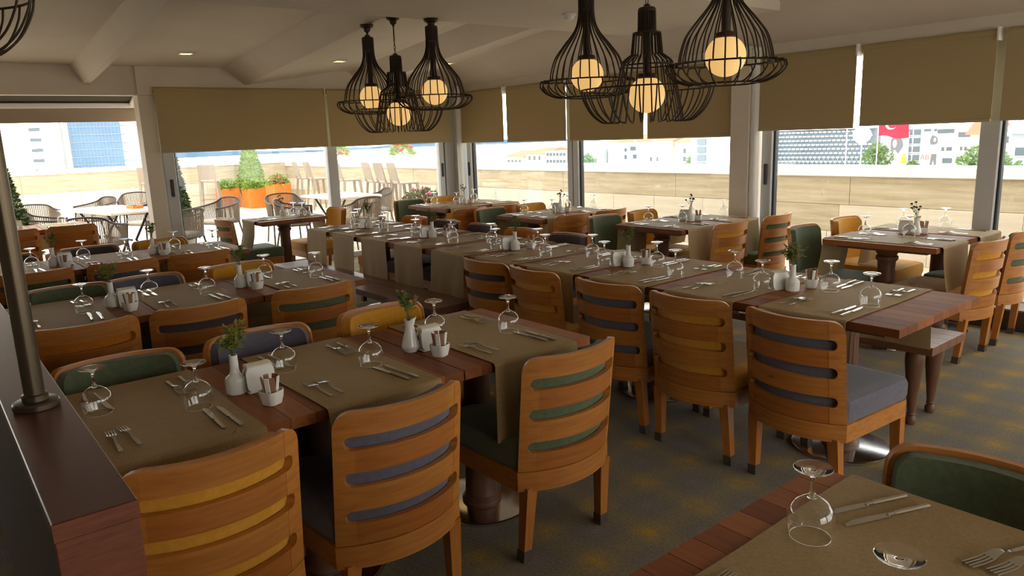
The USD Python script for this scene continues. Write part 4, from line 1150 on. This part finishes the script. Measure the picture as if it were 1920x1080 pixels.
# ------------------------------------------------------------------ the city beyond
GZ = -28.0
M["b_white"] = noisy("render_white", srgb(232, 228, 220), srgb(240, 236, 228), 0.3, rough=0.8, coords="world")
M["b_cream"] = noisy("render_cream", srgb(226, 214, 194), srgb(234, 224, 206), 0.3, rough=0.8, coords="world")
M["b_grey"] = noisy("facade_grey", srgb(150, 160, 168), srgb(164, 172, 180), 0.3, rough=0.7, coords="world")
M["b_dark"] = mat("facade_dark", srgb(112, 124, 136), 0.6)
M["b_block"] = mat("facade_light_block", srgb(222, 228, 232), 0.6)
M["b_window"] = mat("far_window", srgb(92, 104, 114), 0.25)
M["b_roof"] = mat("red_roof", srgb(196, 120, 92), 0.8)
M["b_blue"] = noisy("tower_blue_glass", srgb(90, 128, 168), srgb(112, 150, 190), 0.08, (1, 1, 2), rough=0.5, coords="world")
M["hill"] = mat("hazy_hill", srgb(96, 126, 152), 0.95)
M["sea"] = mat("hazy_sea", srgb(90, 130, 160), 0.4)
M["flag_red"] = mat("flag_red", srgb(206, 40, 66), 0.8)
M["flag_white"] = mat("flag_white", srgb(240, 236, 236), 0.8)
M["poster"] = mat("poster_sheet", srgb(196, 210, 220), 0.7)
M["poster_grey"] = mat("poster_grey", srgb(110, 112, 120), 0.7)
M["poster_skin"] = mat("poster_skin", srgb(206, 190, 178), 0.7)
M["poster_yellow"] = mat("poster_yellow", srgb(222, 186, 70), 0.7)
M["poster_white"] = mat("poster_white", srgb(232, 236, 238), 0.7)
M["poster_text"] = mat("poster_lettering", srgb(150, 164, 176), 0.7)
M["poster_red"] = mat("poster_red", srgb(214, 110, 96), 0.7)
struct("city_ground", box(-2500, 400, 12, 2500, GZ - 1, GZ), M["b_cream"])
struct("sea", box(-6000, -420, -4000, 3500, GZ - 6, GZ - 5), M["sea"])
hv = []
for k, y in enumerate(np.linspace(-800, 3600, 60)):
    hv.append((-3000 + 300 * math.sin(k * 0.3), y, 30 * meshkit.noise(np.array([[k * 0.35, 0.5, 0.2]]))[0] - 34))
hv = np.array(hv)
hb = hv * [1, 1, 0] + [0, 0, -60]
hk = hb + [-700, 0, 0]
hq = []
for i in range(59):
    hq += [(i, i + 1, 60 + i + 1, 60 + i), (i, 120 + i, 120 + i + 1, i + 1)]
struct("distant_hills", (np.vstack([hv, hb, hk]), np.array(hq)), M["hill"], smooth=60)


def block(name, label, x0, x1, y, ztop, wall, depth=14, wins=None, roof=None, wm="b_window", sill=False):
    """A building whose front faces the terrace (-y); wins: rows of (x fraction, width, z, height)."""
    t = thing(name, label, "building")
    put(t, "wall", box(x0, x1, y, y + depth, GZ, ztop), M[wall], False)
    for fx, w, z, h in wins or []:
        cx = x0 + (x1 - x0) * fx
        wf = put(t, "window", rbox(cx - w / 2 - 0.06, cx + w / 2 + 0.06, y - 0.10, y + 0.05, z - 0.06, z + h + 0.06, 0.02), M["b_white"])
        put(wf, "glass", box(cx - w / 2, cx + w / 2, y - 0.12, y - 0.02, z, z + h), M[wm], False)
    if roof == "gable":
        v = np.array([(x0 - 0.3, y - 0.4, ztop), (x1 + 0.3, y - 0.4, ztop), (x1 + 0.3, y + depth, ztop), (x0 - 0.3, y + depth, ztop), (x0, y + depth * 0.4, ztop + 1.5), (x1, y + depth * 0.4, ztop + 1.5)])
        put(t, "roof", (v, np.array([(0, 1, 5), (0, 5, 4), (2, 3, 4), (2, 4, 5), (0, 4, 3), (1, 2, 5), (0, 3, 2), (0, 2, 1)])), M["b_roof"], False)
    elif roof == "flat":
        put(t, "roof", box(x0 - 0.3, x1 + 0.3, y - 0.3, y + depth, ztop, ztop + 0.35), M["b_white"], False)
    return t


grid = lambda nx, zs, w, h, m=0.1: [(m + (1 - 2 * m) * (i + 0.5) / nx, w, z, h) for z in zs for i in range(nx)]
block("apartment_house", "white house with dark windows and red roof, left in the right windows", -141.5, -134.6, 120, -3.0, "b_white", wins=grid(3, (-5.9, -4.4), 0.8, 1.0), roof="gable")
block("apartment_house", "low pale house with a window band beside the red-roofed house", -149.5, -142.2, 120, -3.6, "b_cream", wins=grid(4, (-5.2,), 0.9, 0.9), roof="gable")
block("office_block", "small blue-grey office block left of the window post", -123.0, -115.9, 110, -1.9, "b_grey", wins=grid(6, (-4.5, -3.0), 0.8, 0.7, 0.05))
block("apartment_house", "broad white block right of the window post", -115.5, -97.8, 122, -0.6, "b_white", wins=[(0.3, 0.6, -2.6, 0.7), (0.42, 1.6, -2.4, 0.9), (0.3, 0.6, -4.2, 0.9), (0.45, 1.0, -4.1, 0.9), (0.70, 0.5, -4.6, 0.8), (0.8, 0.5, -4.6, 0.8)], roof="gable")
block("apartment_house", "cream house with red roof behind the near lamps", -97.0, -84.0, 122, -0.9, "b_cream", wins=grid(4, (-4.6, -3.0), 0.7, 0.9), roof="gable")
block("apartment_house", "white house with small window left of the grey tower", -82.0, -66.0, 112, -0.9, "b_white", wins=[(0.35, 0.6, -3.0, 0.8), (0.6, 0.5, -2.9, 0.8)], roof="flat")
tw = block("grey_tower", "grey ribbed tower with dark openings left of the white column", -61.0, -54.3, 80, 1.5, "b_grey", depth=8)
for k in range(9):
    put(tw, "rib", box(-57.4 + k * 0.36, -57.25 + k * 0.36, 79.7, 80.05, GZ, 1.5), M["b_block"], False)
for k in range(5):
    put(tw, "opening", box(-59.9, -58.6, 79.85, 80.1, -3.4 + k * 1.0, -2.7 + k * 1.0), M["b_dark"], False)

# culture centre with a lattice front
ak = thing("lattice_building", "long dark building with a woven lattice of pale blocks", "building")
put(ak, "wall", box(-60, -41.9, 90, 95, GZ, 0.95), M["b_dark"], False)
put(ak, "roof_edge", box(-60.2, -41.7, 89.5, 95, 0.95, 1.35), M["b_block"], False)
r_ = random.Random(4)
for zi in range(11):
    z = 0.55 - zi * 0.52
    for xi in range(30):
        x = -59.6 + xi * 0.60 + (0.3 if zi % 2 else 0)
        if x > -42.4:
            continue
        put(ak, "facade_block", rbox(x, x + 0.36, 89.7, 90.02, z, z + 0.20, 0.03), M["b_block"]) if zi * 30 + xi < 300 else None
        if zi > 5:
            put(ak, "facade_fin", box(x + 0.13, x + 0.23, 89.85, 90.02, z - 0.32, z), M["b_grey"], False) if zi < 11 else None

bb = block("billboard_building", "grey office building carrying two tall advertising posters", -38.9, -32.6, 85, 1.3, "b_grey", depth=5,
           wins=[(fx, w, z, 0.62) for z in (0.1, -0.8, -1.7, -2.6, -3.5) for fx, w in ((0.50, 0.55), (0.62, 0.72))] + [(0.78, 0.7, 0.1, 0.62), (0.93, 0.6, 0.1, 0.62)])


def poly(pts, y, t=0.03):
    m = Manifold.extrude(CrossSection([np.array(pts, float)]), t)
    return moved(m, (0, y, 0), rx=90)


def blob(cx, cz, rx, rz, n=22, wob=0.0, seed=0):
    a = np.arange(n) * 2 * PI / n
    k = 1 + wob * np.sin(3 * a + seed) + wob * 0.6 * np.sin(5 * a + 2 * seed)
    return np.stack([cx + rx * k * np.cos(a), cz + rz * k * np.sin(a)], 1)


def poster(x0, x1, z0, z1, label, kind):
    t = thing("advertising_poster", label, "poster")
    y = 84.74
    put(t, "sheet", rbox(x0, x1, y, y + 0.15, z0, z1, 0.02), M["poster"])
    w, h = x1 - x0, z1 - z0
    fx, fz = (lambda u: x0 + w * u), (lambda v: z0 + h * v)
    if kind == 1:
        put(t, "printed_hair", poly(blob(fx(0.42), fz(0.60), w * 0.30, h * 0.27, wob=0.06, seed=1), y - 0.005), M["poster_grey"])
        put(t, "printed_face", poly(blob(fx(0.34), fz(0.64), w * 0.10, h * 0.12), y - 0.012), M["poster_skin"])
        put(t, "printed_shirt", poly([(fx(0.10), fz(0.12)), (fx(0.55), fz(0.12)), (fx(0.50), fz(0.36)), (fx(0.36), fz(0.46)), (fx(0.18), fz(0.36))], y - 0.012), M["poster_white"])
        put(t, "printed_bottle", poly([(fx(0.66), fz(0.06)), (fx(0.97), fz(0.06)), (fx(0.92), fz(0.26)), (fx(0.84), fz(0.36)), (fx(0.72), fz(0.26))], y - 0.008), M["poster_yellow"])
    else:
        put(t, "printed_hair", poly(blob(fx(0.74), fz(0.74), w * 0.22, h * 0.14, wob=0.08, seed=2), y - 0.005), M["poster_grey"])
        put(t, "printed_face", poly(blob(fx(0.80), fz(0.76), w * 0.07, h * 0.06), y - 0.012), M["poster_skin"])
        put(t, "printed_shirt", poly([(fx(0.62), fz(0.36)), (fx(0.96), fz(0.36)), (fx(0.96), fz(0.62)), (fx(0.64), fz(0.62))], y - 0.008), M["poster_white"])
        put(t, "printed_trousers", poly([(fx(0.60), fz(0.03)), (fx(0.70), fz(0.03)), (fx(0.78), fz(0.2)), (fx(0.86), fz(0.03)), (fx(0.95), fz(0.03)), (fx(0.94), fz(0.36)), (fx(0.66), fz(0.36))], y - 0.008), M["poster_grey"])
        put(t, "printed_number", moved(meshkit.text_mesh("AB", 0.5, 0.02), (fx(0.05), y - 0.002, fz(0.20)), rx=90), M["poster_red"], False)
    tm = meshkit.text_mesh("PANTENE", 0.48, 0.02)
    s = w * 0.9 / (tm.bounds[1][0] - tm.bounds[0][0])
    put(t, "lettering", moved(tm, (fx(0.05), y - 0.004, fz(0.90)), rx=90, s=s), M["poster_text"], False, label="pale lettering across the top")


poster(-37.95, -35.75, -3.1, 0.55, "tall advertising poster of a long-haired woman, under the red flag", 1)
poster(-34.55, -32.75, -3.2, 0.45, "tall advertising poster of a standing figure, right of the office windows", 2)
# flags on poles
fl = thing("flag", "red flag with a white crescent flying in front of the posters", "flag", (-32.3, 70, 0))
for z, w in ((0, 0),):
    n = 24
    V, F = [], []
    for i in range(n + 1):
        for j in range(9):
            u, v = i / n, j / 8
            V.append((u * 2.7, 0.18 * math.sin(u * 9 + v * 1.5) * (0.3 + u), 0.35 + 1.9 * v - 0.25 * u * (1 - v) + 0.10 * math.sin(u * 7)))
    for i in range(n):
        for j in range(8):
            a = i * 9 + j
            F += [(a, a + 1, a + 10), (a, a + 10, a + 9)]
    V = np.array(V)
    N = len(V)
    put(fl, "cloth", (np.vstack([V, V + [0, 0.02, 0]]), np.vstack([np.array(F), np.array(F)[:, ::-1] + N])), M["flag_red"], 60)
ca = np.linspace(0.25 * PI, 1.75 * PI, 20)
cres = np.vstack([np.stack([1.2 + 0.52 * np.cos(ca), 1.42 + 0.52 * np.sin(ca)], 1), np.stack([1.33 + 0.42 * np.cos(ca[::-1]), 1.42 + 0.42 * np.sin(ca[::-1])], 1)])
put(fl, "crescent", poly(cres, -0.16, 0.03), M["flag_white"])
pole = lambda x, y, zt, lab: (lambda t: (put(t, "mast", tube([(0, 0, GZ), (0, 0, zt)], 0.05, 8), M["b_white"], True), put(t, "finial", moved(trimesh.creation.icosphere(2, 0.09), (0, 0, zt)), M["b_white"], True)))(thing("flagpole", lab, "flagpole", (x, y, 0)))
pole(-32.30, 70, 3.2, "white flagpole carrying the red flag")
pole(-30.2, 60, 3.0, "white flagpole left of the pale round lamp head")
pole(-28.95, 60, 0.2, "short white pole under the pale round lamp head")
pole(-38.9, 60, 3.0, "thin white flagpole in front of the lattice, left")
ml = thing("round_lamp", "pale round mast lamp in front of the lattice building", "street lamp", (-28.95, 60, 0.65))
put(ml, "shade", lathe([(0, -0.72), (0.35, -0.62), (0.62, -0.32), (0.72, 0.0), (0.62, 0.34), (0.35, 0.62), (0, 0.72)], 28), M["poster"], 50)
put(ml, "collar", lathe([(0.1, -0.8), (0.3, -0.66), (0, -0.6)], 16), M["b_white"], 30)
block("apartment_house", "white balconied block left of centre behind the right end window", -31.0, -29.1, 80, 0.9, "b_white", depth=4, wins=[(0.3, 0.25, -1.4, 0.35), (0.6, 0.5, -1.4, 0.35), (0.55, 0.9, -2.6, 0.5), (0.55, 0.9, -3.9, 0.5), (0.5, 2.0, 0.3, 0.4)], roof="flat")
block("apartment_house", "white balconied block with dark window bands near the right window post", -27.7, -25.9, 75, 1.2, "b_white", depth=4, wins=[(0.55, 1.2, 0.0, 0.45), (0.4, 0.2, -1.2, 0.35), (0.6, 0.2, -1.2, 0.35), (0.55, 1.2, -2.2, 0.45), (0.55, 1.2, -3.3, 0.45)], roof="flat")
block("apartment_house", "cream house with red roof behind the right window post", -24.6, -22.8, 70, 0.3, "b_cream", depth=4, wins=grid(2, (-2.4,), 0.5, 0.7), roof="gable")
block("apartment_house", "white block behind trees at the right edge", -22.2, -20.2, 69, 0.6, "b_white", depth=4, wins=grid(2, (-0.4, -1.6), 0.4, 0.5), roof="flat")
block("apartment_house", "grey block at the right edge behind trees", -19.7, -17.0, 64, 0.4, "b_grey", depth=4, wins=grid(3, (-1.2, -2.4), 0.6, 0.6), roof="flat")


def tree(x, y, ztop, r, label, seed, n=900):
    t = thing("tree", label, "tree", (x, y, 0))
    put(t, "trunk", tube([(0, 0, GZ), (0, 0, ztop - r)], 0.3, 8), M["bark"], True)

    def fn(rr):
        c = np.array([(0, 0, 0), (r * 0.55, 0, -r * 0.4), (-r * 0.5, 0.2, -r * 0.5), (0.1, -r * 0.4, -r * 0.2), (0.2, 0, -r * 1.0)])[rr.integers(5)]
        d = rr.normal(0, 1, 3)
        d /= np.linalg.norm(d)
        return c + d * r * 0.6 * rr.uniform(0.75, 1.0) + [0, 0, ztop - r * 0.7], d
    put(t, "foliage", foliage(fn, n, r * 0.28, seed), M["tree_leaf"], False, kind="stuff")


tree(-33.7, 73, -0.3, 1.2, "green street tree left of the long-haired woman's poster", 41)
tree(-20.6, 60, -0.35, 1.05, "green street tree just left of the right window post", 42)
tree(-18.0, 56, -0.6, 1.3, "green street tree at the right edge of the view", 43)
tree(-32.4, 78, -2.2, 0.9, "small green tree between the two posters", 44)
tree(-100.2, 100, -2.2, 1.9, "bright green tree right of the window post", 45)
tree(-67.5, 90, -1.6, 1.6, "green tree in front of the grey tower", 46)

# blue glass tower and white block across the square on the left
bt = thing("glass_tower", "tall blue glass tower seen through the left doorway", "building")
put(bt, "wall", box(-170, -150, 23.4, 31.6, GZ, 26), M["b_blue"], False)
for k in range(16):
    put(bt, "mullion", box(-149.95, -149.85, 23.4 + k * 0.55, 23.44 + k * 0.55, GZ, 26), M["b_grey"], False)
for k in range(20):
    put(bt, "floor_band", box(-149.97, -149.87, 23.4, 31.6, -2 + k * 1.3, -1.92 + k * 1.3), M["b_grey"], False)
lt = thing("lift_shaft", "slim pale grey shaft beside the blue glass tower", "building")
put(lt, "wall", box(-168, -149.5, 21.6, 23.3, GZ, 24), M["b_grey"], False)
put(lt, "edge_rib", box(-149.6, -149.3, 22.3, 22.6, GZ, 24), M["b_white"], False)
wl = thing("white_tower", "white tower block with tiny windows behind the left topiary", "building")
put(wl, "wall", box(-150, -130, 5.0, 19.0, GZ, 24), M["b_white"], False)
for z in range(6):
    wf = put(wl, "window", rbox(-130.08, -129.9, 15.2, 16.6, -1.2 + z * 1.5, -0.75 + z * 1.5, 0.02), M["b_window"])
wr = thing("white_tower", "white block right of the blue glass tower", "building")
put(wr, "wall", box(-175, -155, 32.6, 37.5, GZ, 18), M["b_white"], False)
for z in range(6):
    put(wr, "floor_band", box(-154.98, -154.9, 32.6, 37.5, -2 + z * 1.6, -1.7 + z * 1.6), M["b_grey"], False)
